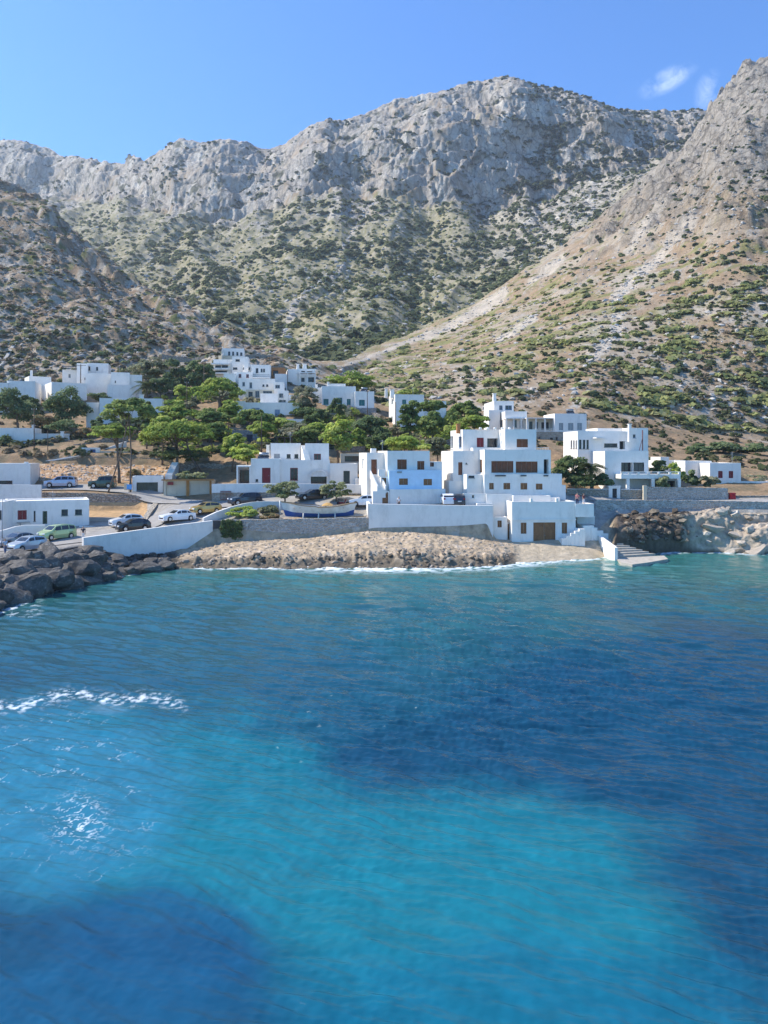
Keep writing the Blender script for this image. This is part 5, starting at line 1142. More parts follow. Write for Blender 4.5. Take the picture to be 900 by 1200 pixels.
palm('palm_tree', 'squat palm in the dark shrubbery left of the cubic villa', 694, 111, 692, 548, 20, 34)
T('bush', 'green bush in front of the cubic villa left wall', 'bush', 707, 110.6, 693, 722, 555, 574, 'round', 'bush', GB)
T('bush', 'large dark bush filling the gap left of the palm', 'bush', 680, 110.8, 662, 706, 552, 575, 'dark', 'bush', GB, lobes=34)
T('bush', 'dark round bush right of the cubic villa', 'bush', 770, 116, 757, 786, 539, 566, 'dark', 'bush', GB)
T('bush', 'bright yellow green bush right of the cubic villa veranda', 'bush', 792, 115, 781, 804, 543, 566, 'bright', 'bush', GB)
T('bush', 'dark green bush between the veranda and the small white house', 'bush', 808, 112, 797, 822, 551, 574, 'round', 'bush', GB)
T('bush', 'brownish olive bush in front of the small white house', 'bush', 832, 111.5, 816, 848, 556, 574, 'olive', 'bush', GB)
T('bush', 'yellow green shrub standing in front of the veranda columns', 'bush', 775, 109.9, 764, 788, 555, 575, 'tamarisk', 'bush', GB)
T('bush', 'low bright green shrubs in the garden left of the boat', 'bush', 288, 99.5, 264, 306, 594, 609, 'bright', 'bush', GB)
T('bush', 'small dry shrub at the top of the stone wall near the boat bow', 'bush', 314, 99, 304, 328, 600, 611, 'rust', 'bush', GB)
T('bush', 'small dark shrub behind the curved parapet', 'bush', 318, 101.5, 300, 330, 592, 602, 'olive', 'bush', GB)
T('bush', 'reddish brown shrub under the left hand trees', 'bush', 48, 146, 34, 66, 484, 504, 'rust', 'bush', GB)
T('bush', 'dark shrub at the foot of the big round tree', 'bush', 72, 144, 52, 100, 492, 510, 'round', 'bush', GB)
T('bush', 'dark olive bush at the left edge above the stone wall', 'bush', 6, 137, -12, 20, 506, 535, 'dark', 'bush', GB)
palm('palm_tree', 'small low palm above the stone wall at the left edge', 23, 136, 23, 519, 13, 20)
T('bush', 'dry olive shrub behind the twin poles', 'bush', 50, 138, 30, 72, 512, 532, 'olive', 'bush', GB)
T('bush', 'dry brownish bush at the end of the roadside low house', 'bush', 70, 141, 56, 88, 506, 528, 'olive', 'bush', GB)
T('bush', 'dark bush under the long shaded white wall', 'bush', 116, 172, 103, 131, 459, 472, 'dark', 'bush', GB)
T('bush', 'green bush in front of the small white cube building', 'bush', 118, 145, 104, 134, 487, 510, 'round', 'bush', GB)
T('bush', 'tan and green bush above the sloping stone wall', 'bush', 100, 143, 84, 118, 500, 518, 'rust', 'bush', GB)
T('bush', 'yellowish bush at the back of the double garage', 'bush', 222, 115, 205, 246, 552, 563, 'tamarisk', 'bush', GB)
T('bush', 'dry bush on the bare earth near the leaning trunk', 'bush', 156, 122, 148, 166, 549, 560, 'rust', 'bush', GB)
T('bush', 'green bush below the blue shutter house', 'bush', 335, 150, 318, 362, 496, 512, 'round', 'bush', GB)
T('bush', 'dark bush right of the blue shutter house', 'bush', 366, 158, 352, 380, 484, 506, 'dark', 'bush', GB)
T('bush', 'grey green bush between the tall house and the pines', 'bush', 470, 146, 456, 486, 497, 514, 'olive', 'bush', GB)
T('bush', 'light green bush behind the right edge annex', 'bush', 886, 123, 868, 908, 556, 570, 'olive', 'bush', GB)
for i, (a, b_, c_, d_) in enumerate([(800, 836, 520, 533), (828, 868, 516, 533), (860, 905, 518, 534)]):
    T('bush', ['left end', 'highest part', 'right end'][i] + ' of the green thicket belt on the slope above the small white house', 'bush', (a + b_) / 2, 152 + i, a, b_, c_, d_, 'round', 'bush', 'thicket belt above the small white house', lobes=30)
for k_, (px, Y, a, b_, c_, d_, kd, pl_, lb) in enumerate([
    (268, 143, 254, 284, 468, 492, 'pine', 'umbrella', 'pine just under the umbrella shaped pine beside the blue shutter house'),
    (190, 128, 172, 210, 488, 512, 'pine', 'bright', 'bright pine tuft filling the gap left of the largest umbrella pine'),
    (146, 146, 128, 166, 486, 508, 'round', 'round', 'leafy green tree behind the blue gate'),
    (248, 130, 234, 268, 492, 516, 'pine', 'pine', 'dark green pine touching the right side of the largest umbrella pine'),
    (326, 146, 306, 348, 486, 506, 'pine', 'umbrella', 'green pine in front of the blue shutter house terrace'),
    (358, 128, 342, 376, 500, 522, 'pine', 'pine', 'dark pine over the upper roof of the red windowed house'),
    (415, 132, 404, 430, 500, 528, 'pine', 'umbrella', 'mid green pine right of the brightest pine'),
    (444, 128, 430, 460, 504, 530, 'round', 'dark', 'dark tree above the left corner of the blue and white house'),
    (188, 176, 176, 202, 440, 462, 'round', 'round', 'green tree between the palm and the hilltop grove'),
    (262, 172, 250, 276, 458, 474, 'round', 'olive', 'olive tree at the foot of the mid cluster house'),
    (110, 158, 98, 126, 474, 494, 'round', 'round', 'green tree left of the small white cube building'),
    (536, 134, 522, 552, 492, 512, 'pine', 'bright', 'bright pine peeping over the gap between blue house and villa'),
    (30, 160, 18, 46, 462, 488, 'round', 'dark', 'dark tree close behind the loose left edge tree')]):
    T('pine_tree' if kd == 'pine' else 'broad_tree', lb, kd, px, Y, a, b_, c_, d_, pl_, group=GP if kd == 'pine' else None)
# hanging creeper
root = empty('creeper', gpx(270, 96.6), 'dark green creeper hanging over the wall left of the stone wall', 'creeper'); cs, rs = [], []
for i in range(90):
    p = W(rg.uniform(260, 282), 96.3, rg.uniform(611, 634)); cs.append(tuple(p)); rs.append((.35, .3, .4))
q, c = leaf_cloud(cs, rs, 60, .2, PAL['dark']); cloud_obj('foliage', q, c, root)
# ------------------------------------------------------------------ ground cover of the hills: uncountable scrub and stones
VV = np.stack([(PXG - CX) / F * GY2, GY2, GZ2], -1)
def pick(mask, n):
    w = (mask * (PXG > -180) * (PXG < 1080)).ravel(); w = w * np.repeat(1.0, w.size)
    # weight by the screen height of each row so density is even over the slope as seen
    dpy = np.abs(np.gradient(PYG, axis=0)).ravel() + .02; w = w * dpy; w /= w.sum()
    k = rg.choice(w.size, n, p=w, replace=True); v = VV.reshape(-1, 3)[k]; return v, k
def scrub(name, label, mask, n, r0, r1, pal, nl=22, hgt=.6, lsz=.55, up_=.5):
    v, k = pick(mask, n); r = rg.uniform(0, 1, n) ** 1.8 * (r1 - r0) + r0
    sub = v + np.stack([rg.uniform(-1, 1, n), rg.uniform(-1, 1, n), 0 * r], 1) * .5
    cs = sub + np.stack([0 * r, 0 * r, r * hgt * .35], 1); rs = np.stack([r, r, r * hgt], 1)
    L = n; d = rg.normal(size=(L, nl, 3)); d /= np.linalg.norm(d, axis=2, keepdims=True); d[..., 2] = np.abs(d[..., 2]) * 1.1 - .15
    p = cs[:, None] + d * rs[:, None] * rg.uniform(.7, 1.05, (L, nl, 1)); nrm = d + rg.normal(size=d.shape) * .35; nrm[..., 2] += up_; nrm /= np.linalg.norm(nrm, axis=2, keepdims=True)
    a = np.cross(nrm, rg.normal(size=d.shape)); a /= np.linalg.norm(a, axis=2, keepdims=True) + 1e-6; b = np.cross(nrm, a); s = (r[:, None, None] * lsz) * rg.uniform(.6, 1.2, (L, nl, 1))
    q = np.stack([p - a * s - b * s * .6, p + a * s * .9 - b * s * .8, p + a * s + b * s * .7, p - a * s * .7 + b * s * .9], 2).reshape(-1, 3)
    pal = np.asarray(pal) * 1.4; c = pal[rg.integers(0, len(pal), L)][:, None] * rg.uniform(.75, 1.25, (L, nl, 1)); c = np.repeat(c.reshape(-1, 3), 4, 0)
    o = np_mesh(name, q, np.arange(len(q)).reshape(-1, 4), [LEAF], {'Col': c}, smooth=False); tag(o, label, 'scrub', kind='stuff')
def stones(name, label, mask, n, r0, r1, pal):
    v, k = pick(mask, n); r = rg.uniform(0, 1, n) ** 3 * (r1 - r0) + r0; t = (1 + 5 ** .5) / 2
    ico = np.array([(-1, t, 0), (1, t, 0), (-1, -t, 0), (1, -t, 0), (0, -1, t), (0, 1, t), (0, -1, -t), (0, 1, -t), (t, 0, -1), (t, 0, 1), (-t, 0, -1), (-t, 0, 1)], float) / 1.9
    fc = np.array([(0, 11, 5), (0, 5, 1), (0, 1, 7), (0, 7, 10), (0, 10, 11), (1, 5, 9), (5, 11, 4), (11, 10, 2), (10, 7, 6), (7, 1, 8), (3, 9, 4), (3, 4, 2), (3, 2, 6), (3, 6, 8), (3, 8, 9), (4, 9, 5), (2, 4, 11), (6, 2, 10), (8, 6, 7), (9, 8, 1)])
    a = rg.uniform(0, 6.28, n); ca, sa = np.cos(a), np.sin(a); P_ = ico[None] * rg.uniform(.6, 1.3, (n, 12, 1)) * r[:, None, None] * np.stack([rg.uniform(.8, 1.5, n), rg.uniform(.7, 1.2, n), rg.uniform(.5, .9, n)], 1)[:, None]
    x = P_[..., 0] * ca[:, None] - P_[..., 1] * sa[:, None]; y = P_[..., 0] * sa[:, None] + P_[..., 1] * ca[:, None]; q = np.stack([x, y, P_[..., 2]], -1) + v[:, None]
    f = (fc[None] + (np.arange(n) * 12)[:, None, None]).reshape(-1, 3); pal = np.asarray(pal); c = np.repeat(pal[rg.integers(0, len(pal), n)] * rg.uniform(.8, 1.2, (n, 1)), 12, 0)
    o = np_mesh(name, q.reshape(-1, 3), f, [MATS['ground']], {'Col': c}, smooth=False); tag(o, label, 'stones', kind='stuff')
lefthill = (1 - sstep(335, 380, PXG)) * (SG > 10.02) * (SG < 11.02)
rslope = sstep(350, 420, PXG) * (SG > 10.0) * (SG < 11.0)
patch = sstep(-.1, .3, fbm(GX / 14, GY / 10, 3, 300)); noscree = 1 - sc_ * .92
upz = sstep(300, 200, PYG)
scrub('heath_scrub', 'brown and dark green heath on the left hill', lefthill * (.25 + patch), 7500, .3, 1.25, [(.19, .15, .10), (.14, .15, .07), (.24, .185, .13), (.09, .105, .05), (.16, .18, .075), (.27, .22, .16)], 14, .35, .5, 1.0)
scrub('cushion_scrub', 'pale green cushion scrub on the right slope', rslope * noscree * sstep(.0, .3, fbm(GX / 16, GY / 8, 4, 301)) * sstep(290, 340, PYG), 3200, .4, 2.3, [(.27, .275, .10), (.23, .24, .085), (.30, .29, .13), (.19, .20, .075)], 18, .15, .42, .9)
scrub('dry_scrub', 'grey brown dry scrub on the right slope', rslope * noscree * (.3 + .7 * sstep(250, 400, PYG)), 5500, .22, .7, [(.30, .23, .155), (.25, .195, .13), (.20, .185, .10), (.31, .26, .2), (.17, .14, .09)], 10, .35, .5, 1.0)
scrub('dark_scrub', 'dark thorny bushes dotted over the right slope', rslope * noscree * (.12 + (patch + .25) * sstep(370, 250, PYG)), 2000, .4, 1.5, [(.085, .10, .048), (.11, .13, .055), (.13, .15, .07)], 22, .6)
valm = (SG > 11.6) * (SG < 13.95); vp = sstep(-.08, .25, fbm(GX / 55, GY / 60, 3, 303) + .22 * sstep(350, 250, PYG))
scrub('juniper_scrub', 'dark juniper scrub covering the valley sides below the cliffs', valm * (.04 + vp * (1 - sc_)), 6800, .8, 3.6, [(.10, .115, .06), (.12, .14, .065), (.155, .17, .08), (.09, .105, .052)], 18, .65, .5, .8)
scrub('valley_scrub', 'light green scrub on the valley slopes', valm * (.3 + .7 * (1 - vp)), 6000, .7, 2.2, [(.16, .18, .075), (.12, .145, .06), (.20, .20, .10)], 10, .35)
clm = (SG > 13.9) * (SG < 16.1); cp = sstep(.02, .3, fbm(GX / 40, GY2 / 30 + GZ2 / 30, 3, 304) + .1 * sstep(560, 680, PXG))
scrub('cliff_scrub', 'dark bushes clinging to ledges of the cliffs', clm * (cp + .03) * (1 + 2 * sstep(560, 640, PXG)), 4200, .8, 3.0, [(.07, .08, .045), (.085, .10, .05), (.11, .12, .065)], 16, .7)
vill = (SG > 7.9) * (SG < 10.2) * sstep(-.15, .2, fbm(GX / 7, GY / 7, 3, 305) + .1)
scrub('village_scrub', 'low weeds and shrubs between the village houses', vill * 1.0, 4200, .25, 1.1, [(.09, .10, .04), (.06, .075, .03), (.13, .12, .06), (.15, .12, .075), (.045, .06, .025)], 14, .6)
scrub('undergrowth', 'dense green undergrowth and young pines between the village houses', (SG > 7.9) * (SG < 9.75) * sstep(165, 200, PXG) * (1 - sstep(520, 560, PXG)) * sstep(-.15, .15, fbm(GX / 9, GY / 9, 3, 309) + .12), 260, .8, 1.8, PAL['bright'] + PAL['umbrella'] + PAL['olive'], 90, .8, .2, .5)
stones('hillside_stones', 'grey stones scattered over the right slope and spur', rslope * (.25 + sc_ * 1.6 + upz * .8 + led), 10000, .15, 1.1, [(.44, .41, .37), (.36, .33, .29), (.50, .46, .41)])
stones('heath_stones', 'grey stones among the heath of the left hill', lefthill * (.4 + ledL + (1 - patch)), 7000, .18, .9, [(.36, .33, .29), (.28, .26, .23), (.42, .38, .34)])
stones('valley_stones', 'pale rocks on the valley slopes', valm * (.4 + sc_ * 3 + sstep(560, 660, PXG)), 6000, .5, 2.2, [(.42, .41, .38), (.36, .345, .32)])
stones('rubble', 'loose rubble on the bare earth slope', dirt * (.4 + sstep(.0, .3, fbm(GX / 2, GY / 2, 3, 306))) * (PXG > 30), 1300, .05, .28, [(.50, .42, .34), (.42, .30, .2), (.58, .53, .47)])
stones('shore_pebbles', 'loose stones on the flat shore rocks', shelf * (SG < 1.95) * (SG > 1.2) * (PXG > 205), 1500, .04, .18, [(.50, .41, .32), (.42, .34, .26), (.56, .48, .40), (.34, .27, .21)])
stones('cliff_rocks', 'broken rock standing out of the cliff under the road wall', clf * (SG < 1.97) * sstep(724, 735, PXG) * (1 - sstep(800, 815, PXG)), 230, .12, .75, [(.11, .088, .066), (.17, .135, .10), (.075, .06, .05), (.24, .20, .15)])
stones('pale_shore_rocks', 'broken pale rocks along the right hand shore', clf * (SG < 1.97) * sstep(800, 815, PXG), 150, .12, .8, [(.46, .39, .31), (.36, .30, .23), (.55, .48, .39), (.20, .165, .125)])
stones('shelf_edge_rocks', 'dark wet broken rock along the edge of the shore shelf', shelf * (SG > .99) * (SG < 1.22) * (PXG > 205), 420, .06, .42, [(.16, .13, .10), (.24, .19, .14), (.13, .11, .085), (.40, .32, .24)])
# ------------------------------------------------------------------ boulders
def boulder_mesh(seed, dark=True):
    import bmesh
    bm = bmesh.new(); bmesh.ops.create_icosphere(bm, subdivisions=3, radius=1.0); rr = np.random.default_rng(seed)
    pl = [(Vector(rr.normal(size=3)).normalized(), rr.uniform(.5, .85)) for _ in range(13)]
    for v in bm.verts:
        p = v.co.copy()
        for nrm, d in pl:
            k = p.dot(nrm)
            if k > d: p -= nrm * (k - d) * .93
        n_ = float(fbm(p.x * 2 + seed, p.y * 2 + p.z * 1.3, 4, seed)); v.co = p * (1 + .16 * n_)
    me = bpy.data.meshes.new('boulder'); bm.to_mesh(me); bm.free()
    return me
def rock_mat(name, a, b_, c_):
    m, nt, b = new_mat(name); oi = nt.nodes.new('ShaderNodeObjectInfo'); n1 = noise(nt, 1.6, 7, .7); n2 = noise(nt, 5, 6, .7)
    c = mixc(nt, ramp(nt, n1, .38, .62), a, b_); c = mixc(nt, ramp(nt, n2, .54, .72), c, c_)
    c = mixc(nt, 1.0, c, mixc(nt, oi.outputs['Random'], (.75, .75, .75), (1.3, 1.27, 1.2)), 'MULTIPLY')
    nt.links.new(c, b.inputs['Base Color']); b.inputs['Roughness'].default_value = .8; b.inputs['Specular IOR Level'].default_value = .3; bump(nt, b, n2, .8, .15); return m
RB = rock_mat('breakwater_rock', (.06, .055, .05), (.14, .127, .112), (.34, .31, .275)); RT = rock_mat('tan_rock', (.42, .345, .27), (.52, .45, .37), (.25, .2, .155))
BM = [boulder_mesh(s) for s in range(8)]; BT = [boulder_mesh(s + 40) for s in range(4)]
for m_ in BM: m_.materials.append(RB)
for m_ in BT: m_.materials.append(RT)
def put_boulder(p, s, me, label, group, rz=None):
    o = bpy.data.objects.new('boulder', me); COL.objects.link(o); o.location = p; o.scale = s; o.rotation_euler = (rg.uniform(-.4, .4), rg.uniform(-.4, .4), rg.uniform(0, 6.28) if rz is None else rz)
    return tag(o, label, 'boulder', group)
GBR = 'dark boulders of the breakwater'
nb = 0
for px in np.arange(-60, 204, 9.5):
    yw = float(np.interp(px, P, K[1][0])); y2 = float(np.interp(px, P, K[2][0]))
    nrow = max(2, int((y2 - yw) / 1.45))
    for j in range(nrow):
        t = (j + rg.uniform(.0, .9)) / nrow; Y = yw - .6 + (y2 - yw + .3) * t; q = px + rg.uniform(-4, 4)
        s = rg.uniform(.95, 2.2) * (1 - .5 * sstep(95, 160, q)); z = max(-.3, 2.25 * t ** .8 * (1 - .62 * sstep(95, 150, q))) + rg.uniform(-.2, .25)
        lb = 'dark boulder at the waterline of the breakwater heap below the quay' if t < .3 else ('dark grey boulder in the middle of the breakwater heap' if t < .68 else 'grey boulder on top of the breakwater heap beside the quay')
        put_boulder((X_(q, Y), Y, z), (s * rg.uniform(.9, 1.4), s * rg.uniform(.8, 1.1), s * rg.uniform(.65, .9)), BM[int(rg.integers(8))], lb, GBR + (' at the waterline' if t < .3 else (' in the middle' if t < .68 else ' on top'))); nb += 1
for px, Y, s, lb in ((172, 84.2, (2.3, 1.3, 1.0), 'broad smooth boulder at the right end of the breakwater, pale on top'), (192, 86.2, (1.3, 1.0, .95), 'last rounded boulder at the right tip of the breakwater'), (28, 73.5, (3.0, 1.0, .8), 'long flat topped boulder in the breakwater with a sunlit edge')):
    put_boulder((X_(px, Y), Y, .35 if px > 100 else 1.6), s, BM[int(rg.integers(8))], lb, None, .2)
for px, Y, z, s, lb in ((855, 101.0, .25, (2.0, 1.0, .7), 'flat tan rock at the waterline left of the largest shore slab'), (885, 99.6, .15, (3.0, 1.1, .75), 'long tan shore slab at the waterline near the right edge'), (790, 102.2, 1.0, (1.2, .9, 1.1), 'grey brown rounded rock at the foot of the dark cliff'), (838, 102.4, 3.0, (2.3, 1.0, .7), 'sunlit tan outcrop under the cliff road wall'),
    (872, 102.0, 1.9, (2.8, 1.2, .7), 'large pale outcrop between the cliff and the right edge'), (903, 102.5, 1.4, (2.2, 1.2, .9), 'pale rock cut by the right edge of the photo'), (893, 103.6, 3.0, (1.2, .8, .8), 'small grey rock in the shade under the right end of the road wall'), (735, 91.8, -.3, (1.3, .8, .55), 'dark rock under the left corner of the pier platform')):
    put_boulder((X_(px, Y), Y, z), s, BT[int(rg.integers(4))], lb, None, .1)
for px, Y, s, lb in ((182, 222, (2.4, 2, 2.2), 'dark jagged outcrop on the left hill above the grove'), (150, 216, (1.6, 1.4, 1.6), 'smaller dark outcrop left of the jagged one')):
    p = gpx(px, Y); put_boulder(p, s, BM[3], lb, None)
# ------------------------------------------------------------------ cars
def paint(name, col, metal=.3):
    m, nt, b = new_mat(name); c = mixc(nt, ramp(nt, noise(nt, 1.5, 5), .3, .7), tuple(x * .88 for x in col), tuple(min(1, x * 1.06) for x in col))
    nt.links.new(c, b.inputs['Base Color']); b.inputs['Metallic'].default_value = metal; b.inputs['Roughness'].default_value = .28; b.inputs['Coat Weight'].default_value = .6; b.inputs['Coat Roughness'].default_value = .06; return m
TYRE = simple('tyre_rubber', (.02, .02, .022), .85, .1, 5, .2); RIM = simple('wheel_rim', (.45, .46, .47), .35, .1, 5, .5, metal=.7); LAMP = simple('headlamp', (.75, .77, .8), .15, .05, 5, .6); TAILM = simple('tail_lamp', (.35, .01, .01), .2, .1, 5, .5); BLK = simple('black_trim', (.02, .02, .022), .5, .1, 5, .3)
PROF = {  # x, top, belt ; cabin range by index of stations with raised roof
 'hatch': (4.0, 1.70, [(0, .62, .55), (.12, .80, .72), (.9, .97, .93), (1.15, 1.00, .96), (1.85, 1.42, .98), (2.5, 1.48, 1.0), (3.2, 1.44, 1.02), (3.65, 1.28, 1.03), (3.93, .98, .96), (4.0, .62, .58)], (3, 7)),
 'mpv': (4.2, 1.76, [(0, .65, .6), (.12, .88, .8), (.7, 1.05, .98), (.9, 1.10, 1.0), (1.55, 1.58, 1.02), (2.3, 1.66, 1.03), (3.4, 1.64, 1.05), (3.95, 1.52, 1.06), (4.15, 1.05, 1.0), (4.2, .66, .6)], (3, 7)),
 'sedan': (4.5, 1.75, [(0, .58, .5), (.12, .76, .7), (1.1, .92, .88), (1.35, .95, .92), (2.1, 1.36, .94), (2.8, 1.42, .96), (3.4, 1.32, .97), (3.85, 1.02, .98), (4.42, .96, .92), (4.5, .62, .56)], (3, 7)),
 'suv': (4.5, 1.85, [(0, .75, .68), (.12, 1.0, .92), (1.0, 1.12, 1.06), (1.2, 1.16, 1.08), (1.85, 1.64, 1.1), (2.6, 1.72, 1.12), (3.7, 1.70, 1.14), (4.25, 1.52, 1.14), (4.45, 1.1, 1.05), (4.5, .72, .66)], (3, 7)),
 'jeep': (3.8, 1.65, [(0, .75, .7), (.05, 1.05, 1.0), (1.2, 1.12, 1.08), (1.3, 1.15, 1.1), (1.6, 1.75, 1.1), (2.2, 1.8, 1.1), (3.2, 1.8, 1.1), (3.7, 1.76, 1.1), (3.75, 1.12, 1.08), (3.8, .75, .7)], (3, 7))}
def car(name, label, kind, px, Y, head, col, group=None, z=None):
    """head: direction of the nose in degrees (0 = towards +x)"""
    L, Wd, st, (c0, c1) = PROF[kind]; b0 = gpx(px, Y); b0.z = (b0.z if z is None else Z_(z, Y)) + .06
    root = empty(name, b0, label, 'car', group); a = R(head); ca, sa = math.cos(a), math.sin(a)
    def w(x, y, zz): x = L / 2 - x; return (b0.x + x * ca - y * sa, b0.y + x * sa + y * ca, b0.z + zz)
    big = kind in ('suv', 'jeep'); rw = .36 if big else .31; zb_ = .24 if big else .17
    ax = (.82, L - .80) ; m = MB(); hw = Wd / 2; rings = []
    xs = [s[0] for s in st]; full = sorted(set(xs + [x + d for x in ax for d in (-rw - .06, -rw * .75, 0, rw * .75, rw + .06)])); zt = lambda x, k: float(np.interp(x, xs, [s[k] for s in st]))
    for x in full:
        t, bl = zt(x, 1), zt(x, 2); cab = max(0, (t - bl - .06)); arch = 0
        for xa in ax:
            if abs(x - xa) < rw + .05: arch = max(arch, math.sqrt(max(0, (rw + .05) ** 2 - (x - xa) ** 2)))
        e = 1 - .16 * max(0, 1 - x / .5) - .12 * max(0, 1 - (L - x) / .5); lo = max(zb_, (rw + arch) if arch > 0 else zb_); lo = min(lo, bl - .12)
        rings.append([w(x, s * hw * e * k, z_) for s, seq in ((-1, ((.93, lo), (1, max(lo + .04, (lo + bl) / 2)), (.96, bl), (.96 - .30 * min(1, cab * 1.3) , t))), (1, ((.96 - .30 * min(1, cab * 1.3), t), (.96, bl), (1, max(lo + .04, (lo + bl) / 2)), (.93, lo)))) for k, z_ in seq])
    n = 8; k = len(rings); m.add([v for r_ in rings for v in r_], [(i * n + j, i * n + (j + 1) % n, (i + 1) * n + (j + 1) % n, (i + 1) * n + j) for i in range(k - 1) for j in range(n)] + [tuple(range(n))[::-1], tuple((k - 1) * n + j for j in range(n))])
    m.build('body', col, root)
    pts = lambda x, s, f, off=.012: w(x, s * (hw * (.96 - f * .30 * min(1, max(0, zt(x, 1) - zt(x, 2) - .06) * 1.3)) + off), zt(x, 2) + (zt(x, 1) - zt(x, 2)) * f)
    xa, xb = st[c0][0], st[c1][0]; cuts = [xa + .28, (xa + xb) / 2 - .05, xb - .05]
    if L > 4.1: cuts = [xa + .28, xa + (xb - xa) * .42, xa + (xb - xa) * .74, xb]
    for s in (-1, 1):
        for u, v in zip(cuts, cuts[1:]):
            g = MB(); q = [pts(u + .04, s, .12), pts(v - .04, s, .12), pts(v - .06, s, .84), pts(u + .06 + (.3 if u == cuts[0] else 0), s, .84)]; g.add(q, [(0, 1, 2, 3) if s < 0 else (3, 2, 1, 0)]); g.build('side_window', GLASS, root)
        mr = MB(); mr.box(w(xa + .35, s * (hw + .08), zt(xa, 2) + .05), (.12, .2, .14), a); mr.build('mirror', col, root)
    def cross(x0, x1, nm, mat, f=.88, up=.015):
        z0_, z1_ = zt(x0, 1), zt(x1, 1); kx = lambda x: hw * (.96 - .30 * min(1, max(0, zt(x, 1) - zt(x, 2) - .06) * 1.3)) * f
        g = MB(); g.quad(w(x0, -kx(x0), z0_ + up), w(x0, kx(x0), z0_ + up), w(x1, kx(x1), z1_ + up), w(x1, -kx(x1), z1_ + up)); g.build(nm, mat, root)
    cross(st[3][0] + .05, st[4][0] - .05, 'windscreen', GLASS); cross(st[7][0] + .02, st[8][0] - .05, 'rear_window', GLASS, .85)
    for x in ax:
        for s in (-1, 1):
            c_ = Vector(w(x, s * (hw - .10), rw)); ay = Vector((-sa, ca, 0)) * s; t = MB(); t.tube([c_ - ay * .1, c_ + ay * .1], rw, 18); wh = t.build('wheel', TYRE, root)
            r_ = MB(); r_.tube([c_ + ay * .08, c_ + ay * .115], rw * .62, 14); r_.build('rim', RIM, wh)
    for s in (-1, 1):
        q = MB(); q.box(w(.06, s * hw * .62, st[1][1] - .12), (.16, .36, .16), a); q.build('headlight', LAMP, root)
        q = MB(); q.box(w(L - .07, s * hw * .72, st[-2][1] - .14), (.12, .24, .2), a); q.build('tail_light', TAILM, root)
    q = MB(); q.box(w(.02, 0, .42), (.08, Wd * .6, .14), a); q.build('grille', BLK, root)
    q = MB(); q.box(w(L, 0, .55), (.04, .5, .12), a); q.build('number_plate', LAMP, root)
    return root
GC = 'cars parked around the harbour road'
cS, cG, cW, cY, cD, cK, cL = paint('silver_paint', (.50, .55, .60)), paint('pale_green_paint', (.42, .52, .24), .2), paint('white_car_paint', (.78, .79, .80), 0), paint('gold_paint', (.50, .33, .09), .3), paint('dark_blue_paint', (.03, .04, .06)), paint('black_paint', (.015, .015, .02)), paint('dark_green_car_paint', (.03, .07, .05), .1)
car('parked_car', 'pale green people carrier parked below the quayside house', 'mpv', 66.5, 88.6, 238, cG, GC)
car('parked_car', 'light blue silver small car nearest the boulders on the quay', 'hatch', 31.5, 80.6, 243, cS, GC)
car('parked_car', 'grey car with a dark roof behind the light blue silver one', 'sedan', 20, 84.5, 236, paint('grey_paint', (.16, .17, .19)), GC)
car('parked_car', 'black hatchback behind the sloping white wall', 'hatch', 156, 94.2, 216, cK, GC)
car('parked_car', 'white hatchback just behind the black one', 'hatch', 148, 97.4, 218, cW, GC)
car('parked_car', 'white saloon on the ramp left of the golden car', 'sedan', 208, 98.8, 222, cW, GC)
car('parked_car', 'golden hatchback above the right end of the sloping white wall', 'hatch', 241, 102.2, 218, cY, GC)
car('parked_car', 'dark blue estate car in front of the terrace wall', 'suv', 287, 105.6, 214, cD, GC)
car('parked_car', 'dark car between the two tamarisks', 'sedan', 366, 106.2, 206, cK, GC)
car('parked_car', 'white hatchback left of the blue and white house gate', 'hatch', 427, 102.3, 184, cW, GC)
car('parked_car', 'white car nearest the stepped villa on the terrace', 'hatch', 523.5, 102.2, 95, cW, GC, z=591.5)
car('parked_car', 'dark backed car on the terrace right of the white one', 'hatch', 535.5, 102.2, 95, cD, GC, z=591.8)
car('parked_car', 'silver hatchback on the upper road at left', 'suv', 71.5, 115, 188, paint('blue_silver_paint', (.42, .47, .58)), GC)
car('parked_jeep', 'dark green soft topped jeep behind the leaning pine trunk', 'jeep', 120, 114.5, 184, cL, GC)
# ------------------------------------------------------------------ fishing boat on the hard
boat = empty('wooden_boat', W(374, 99.6, 609), 'large white wooden boat with a blue bottom propped up on the terrace', 'boat')
bx0, bx1, Yb = X_(334, 99.6), X_(414, 99.6), 99.8; L = bx1 - bx0; zk = Z_(607.5, 99.6)
def section(t):
    x = bx0 + L * t; bw = 1.35 * (math.sin(math.pi * (t * .86 + .09)) ** .55) if 0 < t < 1 else .05; bw = 1.4 * max(.03, (1 - abs(2 * t - 1.06) ** 2.6 * .93)); sheer = .55 * (2 * t - 1) ** 2
    return x, min(bw, 1.4), 1.55 + sheer + (.12 if t < .5 else 0), (.35 * max(0, (.1 - t) / .1) + .45 * max(0, (t - .9) / .1))
def hull(m, f0, f1, off=0.0, n=26, k=6):
    vs_, fs = [], []
    for i in range(n + 1):
        x, bw, zt_, kr = section(i / n)
        for s in range(-k, k + 1):
            f = f0 + (f1 - f0) * abs(s) / k; y = (bw * (f ** .5) + off) * (1 if s > 0 else -1) * (1 if s else 0); z = zk + kr + (zt_ - kr) * f; rake = (.0 + (.55 * f if i == 0 else 0)) * -1 if i == 0 else (.35 * f if i == n else 0)
            vs_.append((x + rake, Yb + y, z))
    return vs_, n, k
